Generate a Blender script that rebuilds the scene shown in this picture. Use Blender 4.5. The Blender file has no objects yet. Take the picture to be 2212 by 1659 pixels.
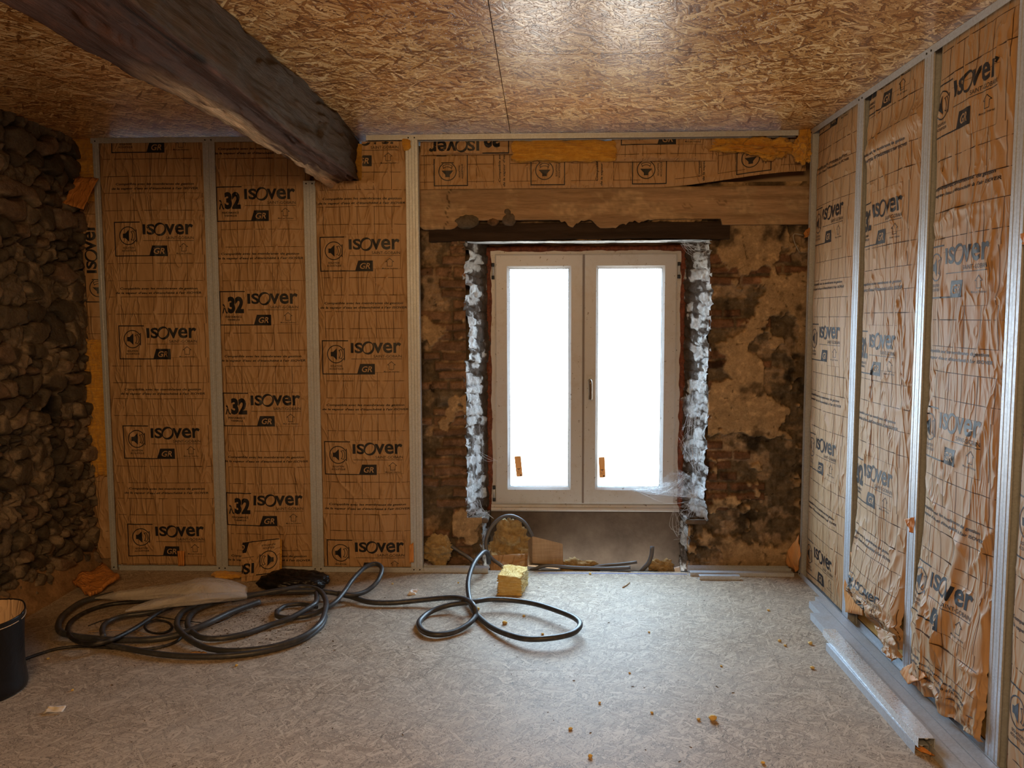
import bpy, bmesh, math, random
import numpy as np
from math import sin, cos, pi, radians
from mathutils import Vector, Matrix

SC = bpy.context.scene
COL = SC.collection
rng = random.Random(7)
npr = np.random.RandomState(11)

# ------------------------------------------------------------------ camera
F_PX, PITCH, YAW, ROLL, CZ = 1748.8, 0.0823, 0.0363, -0.0032, 1.5148
def cam_axes():
    cy, sy, cp, sp = cos(YAW), sin(YAW), cos(PITCH), sin(PITCH)
    f = np.array([-sy*cp, cy*cp, -sp]); r = np.array([cy, sy, 0.0]); u = np.cross(r, f)
    c, s = cos(ROLL), sin(ROLL)
    return c*r+s*u, -s*r+c*u, f
AR, AU, AF = cam_axes()
cam = bpy.data.cameras.new('camera'); camo = bpy.data.objects.new('camera', cam); COL.objects.link(camo)
cam.sensor_width = 36.0; cam.lens = 36.0*F_PX/2212.0; cam.clip_start = 0.05; cam.clip_end = 200
camo.matrix_world = Matrix(((AR[0], AU[0], -AF[0], 0), (AR[1], AU[1], -AF[1], 0), (AR[2], AU[2], -AF[2], CZ), (0, 0, 0, 1)))
SC.camera = camo

# ------------------------------------------------------------------ light
SC.view_settings.view_transform = 'Standard'; SC.view_settings.look = 'None'
SC.view_settings.gamma = 1.0; SC.view_settings.use_curve_mapping = False
SC.view_settings.exposure = 0.0
SKY, GROUND = 26.0, 11.0
wd = bpy.data.worlds.new('daylight'); SC.world = wd; wd.use_nodes = True
wn = wd.node_tree; wn.nodes.clear()
wo = wn.nodes.new('ShaderNodeOutputWorld'); wb = wn.nodes.new('ShaderNodeBackground')
wt = wn.nodes.new('ShaderNodeTexCoord'); ws = wn.nodes.new('ShaderNodeSeparateXYZ')
wr = wn.nodes.new('ShaderNodeValToRGB')
wn.links.new(wt.outputs['Generated'], ws.inputs[0])
wm = wn.nodes.new('ShaderNodeMath'); wm.operation = 'MULTIPLY_ADD'; wm.inputs[1].default_value = 0.5; wm.inputs[2].default_value = 0.5
wn.links.new(ws.outputs['Z'], wm.inputs[0]); wn.links.new(wm.outputs[0], wr.inputs[0])
el = wr.color_ramp.elements
el[0].position = 0.44; el[0].color = (GROUND, GROUND*0.95, GROUND*0.86, 1)
el[1].position = 0.56; el[1].color = (SKY*0.70, SKY*0.95, SKY*1.20, 1)
wb.inputs['Strength'].default_value = 1.0
wn.links.new(wr.outputs[0], wb.inputs['Color']); wn.links.new(wb.outputs[0], wo.inputs[0])
def area(name, loc, rot, sx, sy, energy, color, portal=False):
    l = bpy.data.lights.new(name, 'AREA'); l.shape = 'RECTANGLE'; l.size = sx; l.size_y = sy
    l.energy = energy; l.color = color
    o = bpy.data.objects.new(name, l); COL.objects.link(o); o.location = loc; o.rotation_euler = rot
    if portal: l.cycles.is_portal = True
    return o
area('window_portal', (0.275, 5.22, 1.12), (radians(-90), 0, 0), 1.3, 1.7, 1.0, (1, 1, 1), True)
# warm fill added under the ceiling behind the camera, no fixture there
area('fill_light', (-0.45, -0.55, 2.40), (radians(52), 0, radians(4)), 1.5, .9, 108.0, (1.0, 0.57, 0.235))
try:
    SC.cycles.max_bounces = 9; SC.cycles.diffuse_bounces = 5; SC.cycles.glossy_bounces = 4
    SC.cycles.transparent_max_bounces = 12; SC.cycles.sample_clamp_indirect = 6.0
    SC.cycles.use_denoising = True; SC.cycles.caustics_reflective = False; SC.cycles.caustics_refractive = False
except Exception:
    pass

# ------------------------------------------------------------------ helpers
def ray(px, py):
    return AF + AR*(px-1106)/F_PX - AU*(py-829.5)/F_PX
def onz(px, py, z=0.0):
    d = ray(px, py); t = (z-CZ)/d[2]; return (t*d[0], t*d[1], z)
def ony(px, py, y):
    d = ray(px, py); t = y/d[1]; return (t*d[0], y, CZ+t*d[2])
def onx(px, py, x):
    d = ray(px, py); t = x/d[0]; return (x, t*d[1], CZ+t*d[2])

def hsh(ix, iy, seed):
    n = (ix.astype(np.int64)*374761393 + iy.astype(np.int64)*668265263 + seed*144269504) & 0xffffffff
    n = ((n ^ (n >> 13))*1274126177) & 0xffffffff
    n = ((n ^ (n >> 16))*2246822519) & 0xffffffff
    return ((n ^ (n >> 15)) & 0xffffff)/float(0xffffff)
def vn(x, y, seed=0):
    x = np.asarray(x, float); y = np.asarray(y, float)
    ix = np.floor(x); iy = np.floor(y); fx = x-ix; fy = y-iy
    fx = fx*fx*fx*(fx*(fx*6-15)+10); fy = fy*fy*fy*(fy*(fy*6-15)+10)
    a = hsh(ix, iy, seed); b = hsh(ix+1, iy, seed); c = hsh(ix, iy+1, seed); d = hsh(ix+1, iy+1, seed)
    return (a*(1-fx)+b*fx)*(1-fy)+(c*(1-fx)+d*fx)*fy
def fbm(x, y, seed=0, oct=4, gain=0.5):
    s = 0.0; a = 1.0; t = 0.0
    x = np.asarray(x, float); y = np.asarray(y, float)
    for i in range(oct):
        s = s+a*vn(x, y, seed+i*17); t += a; a *= gain; x = x*2.03+3.1; y = y*2.03+1.7
    return s/t
def ridge(x, y, seed=0, oct=3):
    s = 0.0; a = 1.0; t = 0.0
    for i in range(oct):
        s = s+a*(1-np.abs(2*vn(x, y, seed+i*31)-1)); t += a; a *= 0.5; x = x*2.1+5.2; y = y*2.1+1.3
    return s/t
def sst(a, b, x):
    t = np.clip((x-a)/(b-a), 0, 1); return t*t*(3-2*t)

def setp(o, label=None, cat=None, group=None, kind=None):
    if label: o['label'] = label
    if cat: o['category'] = cat
    if group: o['group'] = group
    if kind: o['kind'] = kind
    return o
def link(name, me, mats, parent=None):
    o = bpy.data.objects.new(name, me); COL.objects.link(o)
    for m in (mats if isinstance(mats, (list, tuple)) else [mats]): me.materials.append(m)
    if parent is not None: o.parent = parent
    return o
def empty(name, loc=(0, 0, 0)):
    o = bpy.data.objects.new(name, None); COL.objects.link(o); o.location = loc; o.empty_display_size = 0.05
    return o
def local(o):
    """parent has a location: keep the child's world coordinates"""
    o.matrix_parent_inverse = Matrix.Translation(o.parent.location).inverted(); return o
def mesh_np(name, V, Fc, mats, cols=None, smooth=True, mi=None, parent=None):
    V = np.asarray(V, np.float32).reshape(-1, 3); me = bpy.data.meshes.new(name)
    if isinstance(Fc, np.ndarray):
        k = Fc.shape[1]; nf = Fc.shape[0]
        me.vertices.add(len(V)); me.vertices.foreach_set('co', V.ravel())
        me.loops.add(nf*k); me.loops.foreach_set('vertex_index', Fc.astype(np.int32).ravel())
        me.polygons.add(nf); me.polygons.foreach_set('loop_start', np.arange(0, nf*k, k, dtype=np.int32))
        me.update(calc_edges=True)
    else:
        me.from_pydata([tuple(map(float, v)) for v in V], [], [list(map(int, f)) for f in Fc])
    if smooth: me.polygons.foreach_set('use_smooth', np.ones(len(me.polygons), bool))
    if mi is not None: me.polygons.foreach_set('material_index', np.asarray(mi, np.int32))
    if cols is not None:
        ca = me.color_attributes.new('albedo', 'FLOAT_COLOR', 'POINT')
        c4 = np.ones((len(V), 4), np.float32); c4[:, :3] = np.asarray(cols).reshape(-1, 3); ca.data.foreach_set('color', c4.ravel())
    me.update()
    return link(name, me, mats, parent)
def gridfaces(n, m, mask=None, flip=False):
    i = np.arange(n-1)[:, None]; j = np.arange(m-1)[None, :]
    a = i*m+j; q = np.stack([a, a+1, a+m+1, a+m], -1)
    if mask is not None: q = q[mask]
    q = q.reshape(-1, 4)
    return q[:, ::-1].copy() if flip else q
class MB:
    """collects simple solids into one mesh"""
    def __init__(s): s.v = []; s.f = []; s.m = []
    def add(s, v, f, mi=0):
        k = len(s.v); s.v += [tuple(map(float, p)) for p in v]; s.f += [[i+k for i in q] for q in f]; s.m += [mi]*len(f); return s
    def box(s, lo, hi, mi=0):
        x0, y0, z0 = lo; x1, y1, z1 = hi
        return s.add([(x0, y0, z0), (x1, y0, z0), (x1, y1, z0), (x0, y1, z0), (x0, y0, z1), (x1, y0, z1), (x1, y1, z1), (x0, y1, z1)],
                     [(0, 3, 2, 1), (4, 5, 6, 7), (0, 1, 5, 4), (1, 2, 6, 5), (2, 3, 7, 6), (3, 0, 4, 7)], mi)
    def extrude(s, prof, a, b, closed=True, mi=0):
        """prof: list of (p,q) offsets, a,b: functions mapping (p,q)->point at either end"""
        n = len(prof); v = [a(*p) for p in prof]+[b(*p) for p in prof]
        f = [(i, (i+1) % n, n+(i+1) % n, n+i) for i in range(n if closed else n-1)]
        if closed: f += [tuple(range(n))[::-1], tuple(range(n, 2*n))]
        return s.add(v, f, mi)
    def build(s, name, mats, parent=None, smooth=False, bevel=0.0):
        me = bpy.data.meshes.new(name); me.from_pydata(s.v, [], s.f); me.update()
        bm = bmesh.new(); bm.from_mesh(me); bmesh.ops.recalc_face_normals(bm, faces=bm.faces)
        if bevel:
            bmesh.ops.bevel(bm, geom=list(bm.edges), offset=bevel, segments=2, affect='EDGES', clamp_overlap=True)
            bm.to_mesh(me); bm.free()
        else:
            bm.to_mesh(me); bm.free(); me.polygons.foreach_set('material_index', np.array(s.m, np.int32))
        if smooth: me.polygons.foreach_set('use_smooth', np.ones(len(me.polygons), bool))
        return link(name, me, mats, parent)
def catmull(P, step=0.012, closed=False):
    P = [np.array(p, float) for p in P]
    if closed: Q = [P[-1]]+P+[P[0], P[1]]
    else: Q = [2*P[0]-P[1]]+P+[2*P[-1]-P[-2]]
    out = []
    for i in range(1, len(Q)-2):
        a, b, c, d = Q[i-1:i+3]; n = max(2, int(np.linalg.norm(c-b)/step))
        for k in range(n):
            t = k/n
            out.append(0.5*((2*b)+(-a+c)*t+(2*a-5*b+4*c-d)*t*t+(-a+3*b-3*c+d)*t**3))
    if not closed: out.append(P[-1])
    return out
def tube_data(P, r, n=10, cap=True):
    P = [np.array(p, float) for p in P]; V = []; Fc = []; N = len(P)
    rr = r if hasattr(r, '__len__') else [r]*N
    up = np.array([0, 0, 1.0]); prev = None
    for i in range(N):
        t = P[min(i+1, N-1)]-P[max(i-1, 0)]; t = t/(np.linalg.norm(t)+1e-9)
        if prev is None:
            a = np.cross(t, up) if abs(t[2]) < .95 else np.cross(t, np.array([1.0, 0, 0]))
        else: a = prev-t*np.dot(prev, t)
        a = a/(np.linalg.norm(a)+1e-9); b = np.cross(t, a); prev = a
        for k in range(n):
            w = 2*pi*k/n; V.append(P[i]+rr[i]*(cos(w)*a+sin(w)*b))
    for i in range(N-1):
        for k in range(n):
            Fc.append((i*n+k, i*n+(k+1) % n, (i+1)*n+(k+1) % n, (i+1)*n+k))
    if cap: Fc += [tuple(range(n))[::-1], tuple(range((N-1)*n, N*n))]
    return V, Fc
def tube(name, P, r, mat, n=10, parent=None, step=0.012, closed=False):
    V, Fc = tube_data(catmull(P, step, closed), r, n)
    return mesh_np(name, V, Fc, mat, parent=parent)

# ------------------------------------------------------------------ materials
class NT:
    def __init__(s, name):
        s.mat = bpy.data.materials.new(name); s.mat.use_nodes = True; s.t = s.mat.node_tree; s.t.nodes.clear()
        s.out = s.n('ShaderNodeOutputMaterial'); s.b = s.n('ShaderNodeBsdfPrincipled'); s.l(s.b.outputs[0], s.out.inputs[0])
    def n(s, ty, **kw):
        nd = s.t.nodes.new(ty)
        for k, v in kw.items(): setattr(nd, k, v)
        return nd
    def l(s, a, b): s.t.links.new(a, b)
    def set(s, **kw):
        for k, v in kw.items(): s.b.inputs[k.replace('_', ' ')].default_value = v
        return s
    def coord(s, scale=(1, 1, 1), rot=(0, 0, 0), src='Object'):
        tc = s.n('ShaderNodeTexCoord'); mp = s.n('ShaderNodeMapping')
        mp.inputs['Scale'].default_value = scale; mp.inputs['Rotation'].default_value = rot
        s.l(tc.outputs[src], mp.inputs[0]); return mp.outputs[0]
    def noise(s, vec, scale, detail=4, rough=.55, dist=0.0):
        nd = s.n('ShaderNodeTexNoise'); nd.inputs['Scale'].default_value = scale; nd.inputs['Detail'].default_value = detail
        nd.inputs['Roughness'].default_value = rough; nd.inputs['Distortion'].default_value = dist
        s.l(vec, nd.inputs['Vector']); return nd.outputs[0]
    def ramp(s, fac, stops):
        r = s.n('ShaderNodeValToRGB'); e = r.color_ramp.elements
        while len(e) < len(stops): e.new(0.5)
        for k, (p, c) in enumerate(stops): e[k].position = p; e[k].color = (*c, 1) if len(c) == 3 else c
        s.l(fac, r.inputs[0]); return r.outputs[0]
    def mix(s, fac, a, b, bt='MIX'):
        m = s.n('ShaderNodeMix', data_type='RGBA', blend_type=bt)
        for sock, v in ((m.inputs[0], fac), (m.inputs[6], a), (m.inputs[7], b)):
            if isinstance(v, (int, float)): sock.default_value = v
            elif isinstance(v, tuple): sock.default_value = (*v, 1) if len(v) == 3 else v
            else: s.l(v, sock)
        return m.outputs[2]
    def math(s, op, a, b=0.0, c=0.0):
        m = s.n('ShaderNodeMath', operation=op)
        for i, v in enumerate((a, b, c)):
            if isinstance(v, (int, float)): m.inputs[i].default_value = v
            else: s.l(v, m.inputs[i])
        return m.outputs[0]
    def bump(s, h, strength=.3, dist=.01):
        b = s.n('ShaderNodeBump'); b.inputs['Strength'].default_value = strength; b.inputs['Distance'].default_value = dist
        s.l(h, b.inputs['Height']); s.l(b.outputs[0], s.b.inputs['Normal']); return s
    def color(s, c):
        if isinstance(c, tuple): s.b.inputs['Base Color'].default_value = (*c, 1)
        else: s.l(c, s.b.inputs['Base Color'])
        return s

def M_osb(name, stops, dust=None, rough=0.5, spec=0.5, bump=.35):
    t = NT(name); tc = t.n('ShaderNodeTexCoord')
    w = t.n('ShaderNodeTexNoise', noise_dimensions='2D'); w.inputs['Scale'].default_value = 5; w.inputs['Detail'].default_value = 1
    t.l(tc.outputs['Object'], w.inputs['Vector'])
    wa = t.n('ShaderNodeVectorMath', operation='SCALE'); wa.inputs['Scale'].default_value = .02; t.l(w.outputs['Color'], wa.inputs[0])
    wv = t.n('ShaderNodeVectorMath', operation='ADD'); t.l(tc.outputs['Object'], wv.inputs[0]); t.l(wa.outputs[0], wv.inputs[1])
    best = None; val = None; sec = None
    for i, (ang, sx, sy) in enumerate([(8, 6.5, 52), (55, 8, 60), (-32, 7, 50), (98, 9, 62), (-62, 7, 70), (28, 10, 92), (140, 12, 110)]):
        mp = t.n('ShaderNodeMapping'); mp.vector_type = 'POINT'
        rt = t.n('ShaderNodeVectorRotate', rotation_type='Z_AXIS'); rt.inputs['Angle'].default_value = radians(ang)
        t.l(wv.outputs[0], rt.inputs[0]); t.l(rt.outputs[0], mp.inputs[0])
        k_ = 1.0 if dust is None else 1.25
        mp.inputs['Scale'].default_value = (sx*k_, sy*k_, 1); mp.inputs['Location'].default_value = (i*3.7, i*5.1, 0)
        v = t.n('ShaderNodeTexVoronoi', voronoi_dimensions='2D', distance='EUCLIDEAN'); v.inputs['Scale'].default_value = 1.0
        t.l(mp.outputs[0], v.inputs['Vector'])
        sp = t.n('ShaderNodeSeparateColor'); t.l(v.outputs['Color'], sp.inputs[0])
        # a flake lies on top near its own middle and dips under its neighbours at the rim
        pr = t.math('SUBTRACT', sp.outputs[0], t.math('MULTIPLY', v.outputs['Distance'], .75))
        if best is None: best, val = pr, sp.outputs[1]
        else:
            g = t.math('GREATER_THAN', pr, best)
            lo = t.math('MINIMUM', pr, best); sec = lo if sec is None else t.math('MAXIMUM', sec, lo)
            m = t.n('ShaderNodeMix', data_type='FLOAT'); t.l(g, m.inputs[0]); t.l(val, m.inputs[2]); t.l(sp.outputs[1], m.inputs[3]); val = m.outputs[0]
            best = t.math('MAXIMUM', best, pr)
    rim = t.ramp(t.math('SUBTRACT', best, sec), [(.0, (0, 0, 0)), (.055, (1, 1, 1))])
    fib = t.noise(t.coord((14, 90, 1)), 1.0, 3, .6)
    fib2 = t.noise(t.coord((1, 1, 1)), 60, 3, .7)
    f = t.math('MULTIPLY_ADD', fib, .12, t.math('MULTIPLY', val, .86) if dust is None else t.math('MULTIPLY_ADD', val, .72, .10))
    f = t.math('ADD', f, t.math('MULTIPLY', t.math('SUBTRACT', fib2, .5), .3))
    f = t.math('SUBTRACT', f, t.math('MULTIPLY', t.math('SUBTRACT', 1.0, rim), .55 if dust is None else .85))
    c = t.ramp(f, stops)
    big = t.noise(t.coord(), 1.1, 3, .6)
    c = t.mix(t.math('MULTIPLY', t.math('MAXIMUM', t.math('SUBTRACT', big, .5), 0.0), 2.0), c, (.85, .50, .30), 'MULTIPLY') if dust is None else c
    if dust is not None:
        dn = t.ramp(t.noise(t.coord(), 1.3, 6, .68), [(.36, (dust[3],)*3), (.66, (min(1, dust[3]+.40),)*3)])
        c = t.mix(dn, c, dust[:3])
        c = t.mix(1.0, c, t.ramp(t.math('SUBTRACT', best, sec), [(.0, (.42, .38, .34)), (.05, (.93, .93, .93))]), 'MULTIPLY')
    t.color(c).set(Roughness=rough)
    t.b.inputs['Specular IOR Level'].default_value = spec
    t.bump(t.math('MULTIPLY_ADD', best, .7, f), bump, .0022)
    return t.mat
m_ceil = M_osb('osb_ceiling', [(0.0, (.12, .042, .010)), (.3, (.42, .19, .055)), (.55, (.62, .35, .125)), (.9, (.92, .68, .36))], rough=.28, spec=.42, bump=.5)
m_floor = M_osb('osb_floor', [(0.0, (.07, .045, .025)), (.3, (.30, .21, .13)), (.6, (.47, .36, .25)), (.95, (.68, .57, .43))], dust=(.50, .46, .395, .28), rough=.6, spec=.3, bump=.2)

def M_paper(name, a, b):
    t = NT(name)
    n1 = t.noise(t.coord(), 6, 5, .6)
    c = t.mix(n1, a, b)
    c = t.mix(t.ramp(t.noise(t.coord((1, 1, .3)), 3, 2), [(.55, (0, 0, 0)), (.75, (.35, .35, .35))]), c, tuple(x*.72 for x in a))
    # small crumples: stretched creases running mostly up and down
    r1 = t.noise(t.coord((11, 11, 2.6)), 1.0, 2, .5, 1.6)
    cr = t.math('SUBTRACT', 1.0, t.math('ABSOLUTE', t.math('MULTIPLY_ADD', r1, 2.0, -1.0)))
    cr = t.math('POWER', cr, 7.0)
    r2 = t.noise(t.coord((26, 26, 9)), 1.0, 2, .5, .8)
    h = t.math('MULTIPLY_ADD', r2, .55, cr)
    t.color(c).set(Roughness=.58); t.b.inputs['Specular IOR Level'].default_value = .6
    t.bump(h, .72, .008); return t.mat
m_paper = M_paper('kraft_paper', (.40, .243, .115), (.47, .302, .156))
m_paper_in = M_paper('kraft_paper_inner', (.55, .22, .05), (.62, .28, .07))
def M_flat(name, c, rough=.5, metal=0.0, spec=.5):
    t = NT(name); t.color(c).set(Roughness=rough, Metallic=metal); t.b.inputs['Specular IOR Level'].default_value = spec; return t.mat
m_ink = M_flat('black_print', (.014, .014, .017), .5, spec=.35)
m_line = M_flat('brown_print_line', (.075, .036, .016), .6, spec=.3)
def M_wool(name, a, b, strands=(6, 6, 60)):
    t = NT(name); n = t.noise(t.coord(strands), 1.6, 5, .7, .8); n2 = t.noise(t.coord(), 40, 4, .7)
    f = t.math('MULTIPLY_ADD', n2, .5, t.math('MULTIPLY', n, .6))
    t.color(t.ramp(f, [(.3, a), (.75, b)])).set(Roughness=.95); t.b.inputs['Specular IOR Level'].default_value = .1
    t.b.inputs['Sheen Weight'].default_value = .25
    t.bump(f, .9, .02); return t.mat
m_wool = M_wool('glass_wool', (.48, .20, .018), (.84, .49, .085))
m_wool_block = M_wool('pale_glass_wool', (.62, .36, .03), (.92, .78, .38))
m_wool_dirty = M_wool('dirty_glass_wool', (.14, .09, .035), (.60, .45, .22), (9, 9, 20))
def M_metal(name, base=(.50, .555, .62), rough=.46, metal=.34, dirty=.4):
    t = NT(name); v = t.n('ShaderNodeTexVoronoi'); v.inputs['Scale'].default_value = 160; t.l(t.coord(), v.inputs['Vector'])
    sp = t.n('ShaderNodeSeparateColor'); t.l(v.outputs['Color'], sp.inputs[0])
    c = t.mix(sp.outputs[0], tuple(x*.90 for x in base), tuple(min(1, x*1.08) for x in base))
    dirt = t.noise(t.coord((1, 1, .4)), 7, 4, .6)
    c = t.mix(t.ramp(dirt, [(.5, (0, 0, 0)), (.8, (dirty,)*3)]), c, (.40, .36, .31))
    t.color(c).set(Metallic=metal); t.l(t.math('MULTIPLY_ADD', sp.outputs[1], .14, rough-.07), t.b.inputs['Roughness'])
    return t.mat
m_metal = M_metal('galvanised_steel')
m_metal_hi = M_metal('sky_reflection_steel', (.80, .83, .86), .30, .7, .05)  # lighter, shinier copy of the steel; sky reflection put into its base colour
m_dark = M_flat('dark_hole', (.01, .009, .008), .6)
def M_vcol(name, rough=.9, spec=.2, bscale=90, bstr=.5, bdist=.006, speck=.35, stretch=(1, 1, 1)):
    t = NT(name); a = t.n('ShaderNodeVertexColor', layer_name='albedo')
    n = t.noise(t.coord(stretch), bscale, 6, .7); n2 = t.noise(t.coord(stretch), bscale*.27, 4, .65)
    k = t.ramp(t.math('MULTIPLY_ADD', n2, .5, t.math('MULTIPLY', n, .5)), [(.3, (1-speck*1.3,)*3), (.7, (1+speck,)*3)])
    t.color(t.mix(1.0, a.outputs[0], k, 'MULTIPLY')).set(Roughness=rough); t.b.inputs['Specular IOR Level'].default_value = spec
    t.bump(t.math('ADD', n, t.math('MULTIPLY', n2, 1.5)), bstr, bdist); return t.mat
m_stone = M_vcol('field_stone', .48, .55, 55, .9, .012, .5)
m_masonry = M_vcol('old_masonry', .9, .2, 95, .6, .006)
m_wood = M_vcol('old_timber', .7, .3, 22, .8, .008, .4, (9, .8, 9))
m_whitewash = M_vcol('dusty_whitewash', .9, .2, 60, .8, .010)
def M_pvc():
    t = NT('white_painted_pvc'); n = t.noise(t.coord(), 40, 5, .7); n2 = t.noise(t.coord((1, 1, 1)), 9, 5, .75)
    c = t.mix(t.ramp(n2, [(.52, (0, 0, 0)), (.75, (.5, .5, .5))]), (.53, .55, .57), (.40, .36, .32))
    c = t.mix(t.ramp(n, [(.635, (0, 0, 0)), (.67, (.8, .8, .8))]), c, (.10, .055, .03))
    t.color(c).set(Roughness=.38); t.b.inputs['Specular IOR Level'].default_value = .5; return t.mat
m_pvc = M_pvc()
m_gasket = M_flat('dark_gasket', (.03, .035, .04), .5)
def M_glass():
    t = NT('window_glass'); t.t.nodes.remove(t.b)
    tr = t.n('ShaderNodeBsdfTransparent'); tr.inputs[0].default_value = (.97, .985, .985, 1); gl = t.n('ShaderNodeBsdfGlossy'); gl.inputs['Roughness'].default_value = .02
    lw = t.n('ShaderNodeLayerWeight'); lw.inputs['Blend'].default_value = .5; mx = t.n('ShaderNodeMixShader')
    t.l(t.math('MULTIPLY_ADD', t.math('POWER', lw.outputs['Facing'], 5.0), .7, .03), mx.inputs[0]); t.l(tr.outputs[0], mx.inputs[1]); t.l(gl.outputs[0], mx.inputs[2]); t.l(mx.outputs[0], t.out.inputs[0]); return t.mat
m_glass = M_glass()
def M_foam():
    t = NT('red_brown_sealant'); n = t.noise(t.coord(), 45, 5, .7)
    t.color(t.ramp(n, [(.3, (.06, .018, .01)), (.7, (.26, .075, .035))])).set(Roughness=.8); t.bump(n, .8, .01); return t.mat
m_foam = M_foam()
def M_render():
    t = NT('grey_cement_render'); n = t.noise(t.coord(), 5, 7, .65); n2 = t.noise(t.coord(), 60, 3, .6)
    t.color(t.ramp(n, [(.3, (.075, .058, .046)), (.7, (.17, .135, .105))])).set(Roughness=.9); t.bump(n2, .4, .004); return t.mat
m_render = M_render()
def M_cable(name, c, rough=.42):
    t = NT(name); n = t.noise(t.coord(), 30, 4, .65)
    t.color(t.mix(t.ramp(n, [(.5, (0, 0, 0)), (.8, (.5, .5, .5))]), c, (.16, .15, .14))).set(Roughness=rough); t.b.inputs['Specular IOR Level'].default_value = .5; return t.mat
m_cable = M_cable('dark_grey_conduit', (.036, .04, .046))
m_cable_g = M_cable('grey_conduit', (.10, .105, .115))
m_cable_k = M_cable('black_cable', (.012, .012, .012), .5)
m_wire = M_cable('pale_wire', (.35, .33, .30), .6)
def M_plastic():
    t = NT('milky_plastic_sheet'); t.color((.74, .73, .71)).set(Roughness=.25)
    n = t.noise(t.coord((1, 1, 1)), 22, 4, .6, 1.4); t.bump(n, 1.0, .016)
    tr = t.n('ShaderNodeBsdfTransparent'); mx = t.n('ShaderNodeMixShader'); mx.inputs[0].default_value = .42
    t.l(tr.outputs[0], mx.inputs[1]); t.l(t.b.outputs[0], mx.inputs[2]); t.l(mx.outputs[0], t.out.inputs[0]); return t.mat
m_plastic = M_plastic()
def M_bag():
    t = NT('black_woven_plastic'); n = t.noise(t.coord((1, 1, 1)), 14, 3, .6, .5)
    t.color((.008, .007, .007)).set(Roughness=.4); t.b.inputs['Specular IOR Level'].default_value = .3; t.bump(n, .35, .012); return t.mat
m_bag = M_bag()
m_bag_in = M_paper('tan_bag_lining', (.60, .42, .26), (.66, .48, .31))
def M_lumber():
    t = NT('sawn_softwood'); n = t.noise(t.coord((4, 4, 60)), 1.5, 4, .6, .6); n2 = t.noise(t.coord((70, 8, 8)), 1.5, 3)
    t.color(t.ramp(t.math('MULTIPLY_ADD', n2, .35, t.math('MULTIPLY', n, .65)), [(.3, (.28, .185, .11)), (.7, (.50, .36, .23))])).set(Roughness=.8); t.bump(n2, .25, .003); return t.mat
m_lumber = M_lumber()
m_white = M_flat('white_paper', (.75, .75, .74), .7)
m_web = None
def M_web():
    t = NT('dusty_cobweb'); t.color((.62, .64, .66)).set(Roughness=.9)
    n = t.noise(t.coord((1, 1, 1)), 30, 5, .7, .6)
    tr = t.n('ShaderNodeBsdfTransparent'); mx = t.n('ShaderNodeMixShader')
    t.l(t.ramp(n, [(.38, (.02, .02, .02)), (.7, (.55, .55, .55))]), mx.inputs[0]); t.l(tr.outputs[0], mx.inputs[1]); t.l(t.b.outputs[0], mx.inputs[2]); t.l(mx.outputs[0], t.out.inputs[0]); return t.mat
m_web = M_web()
m_web_str = M_flat('cobweb_thread', (.70, .71, .72), .9)
m_chalk = M_flat('blue_chalk', (.10, .17, .48), .9)
m_plaster = M_flat('plain_plaster', (.46, .34, .23), .9)

# ------------------------------------------------------------------ shell
YF, XR, XL, HC = 4.69, 1.508, -2.70, 2.555
def structure(o): o['kind'] = 'structure'; return o
# floor: boards with narrow seams, and a lower strip behind its edge
b = MB()
g = .0005
for (x0, x1, y0, y1) in [(-2.95, -1.36, -1.6, 3.37), (-1.36, 1.14, -1.6, 3.37), (1.14, 1.75, -1.6, 3.37), (-2.95, -1.36, 3.37, 4.84), (-1.36, 1.75, 3.37, 4.748)]:
    b.box((x0+g, y0+g, -.022), (x1-g, y1-g, 0))
b.box((-2.95, -1.6, -.06), (1.75, 4.84, -.024), 1)
p = [(-.04, 4.742), (.3, 4.738), (.86, 4.728)]
b.box((-.02, 4.700, 0), (.86, 4.709, .0006), 2)
structure(b.build('floor', [m_floor, m_dark, m_chalk]))
b = MB(); b.box((-.8, 4.84, -.2), (1.75, 5.3, -.11)); structure(b.build('floor_ledge', m_render)).name = 'floor.001'
# ceiling boards
b = MB(); g = .0018
for (x0, x1, y0, y1) in [(-2.95, -1.45, -1.6, 2.2), (-2.95, -1.45, 2.2, 4.9), (-1.45, -.175, -1.6, 3.32), (-1.45, -.175, 3.32, 4.9), (-.175, 1.75, -1.6, .8), (-.175, 1.75, .8, 3.32), (-.175, 1.75, 3.32, 4.9)]:
    b.box((x0+g, y0+g, HC), (x1-g, y1-g, HC+.02))
b.box((-2.95, -1.6, HC+.021), (1.75, 5.3, HC+.06), 1)
structure(b.build('ceiling', [m_ceil, m_dark]))
# plain walls: right backing, front, outer back
b = MB(); b.box((1.64, -1.6, -.1), (1.75, 5.3, HC+.02)); structure(b.build('wall_right', m_plaster))
b = MB(); b.box((-2.95, -1.72, -.1), (1.75, -1.6, HC+.02)); structure(b.build('wall_front', m_plaster))

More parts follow.
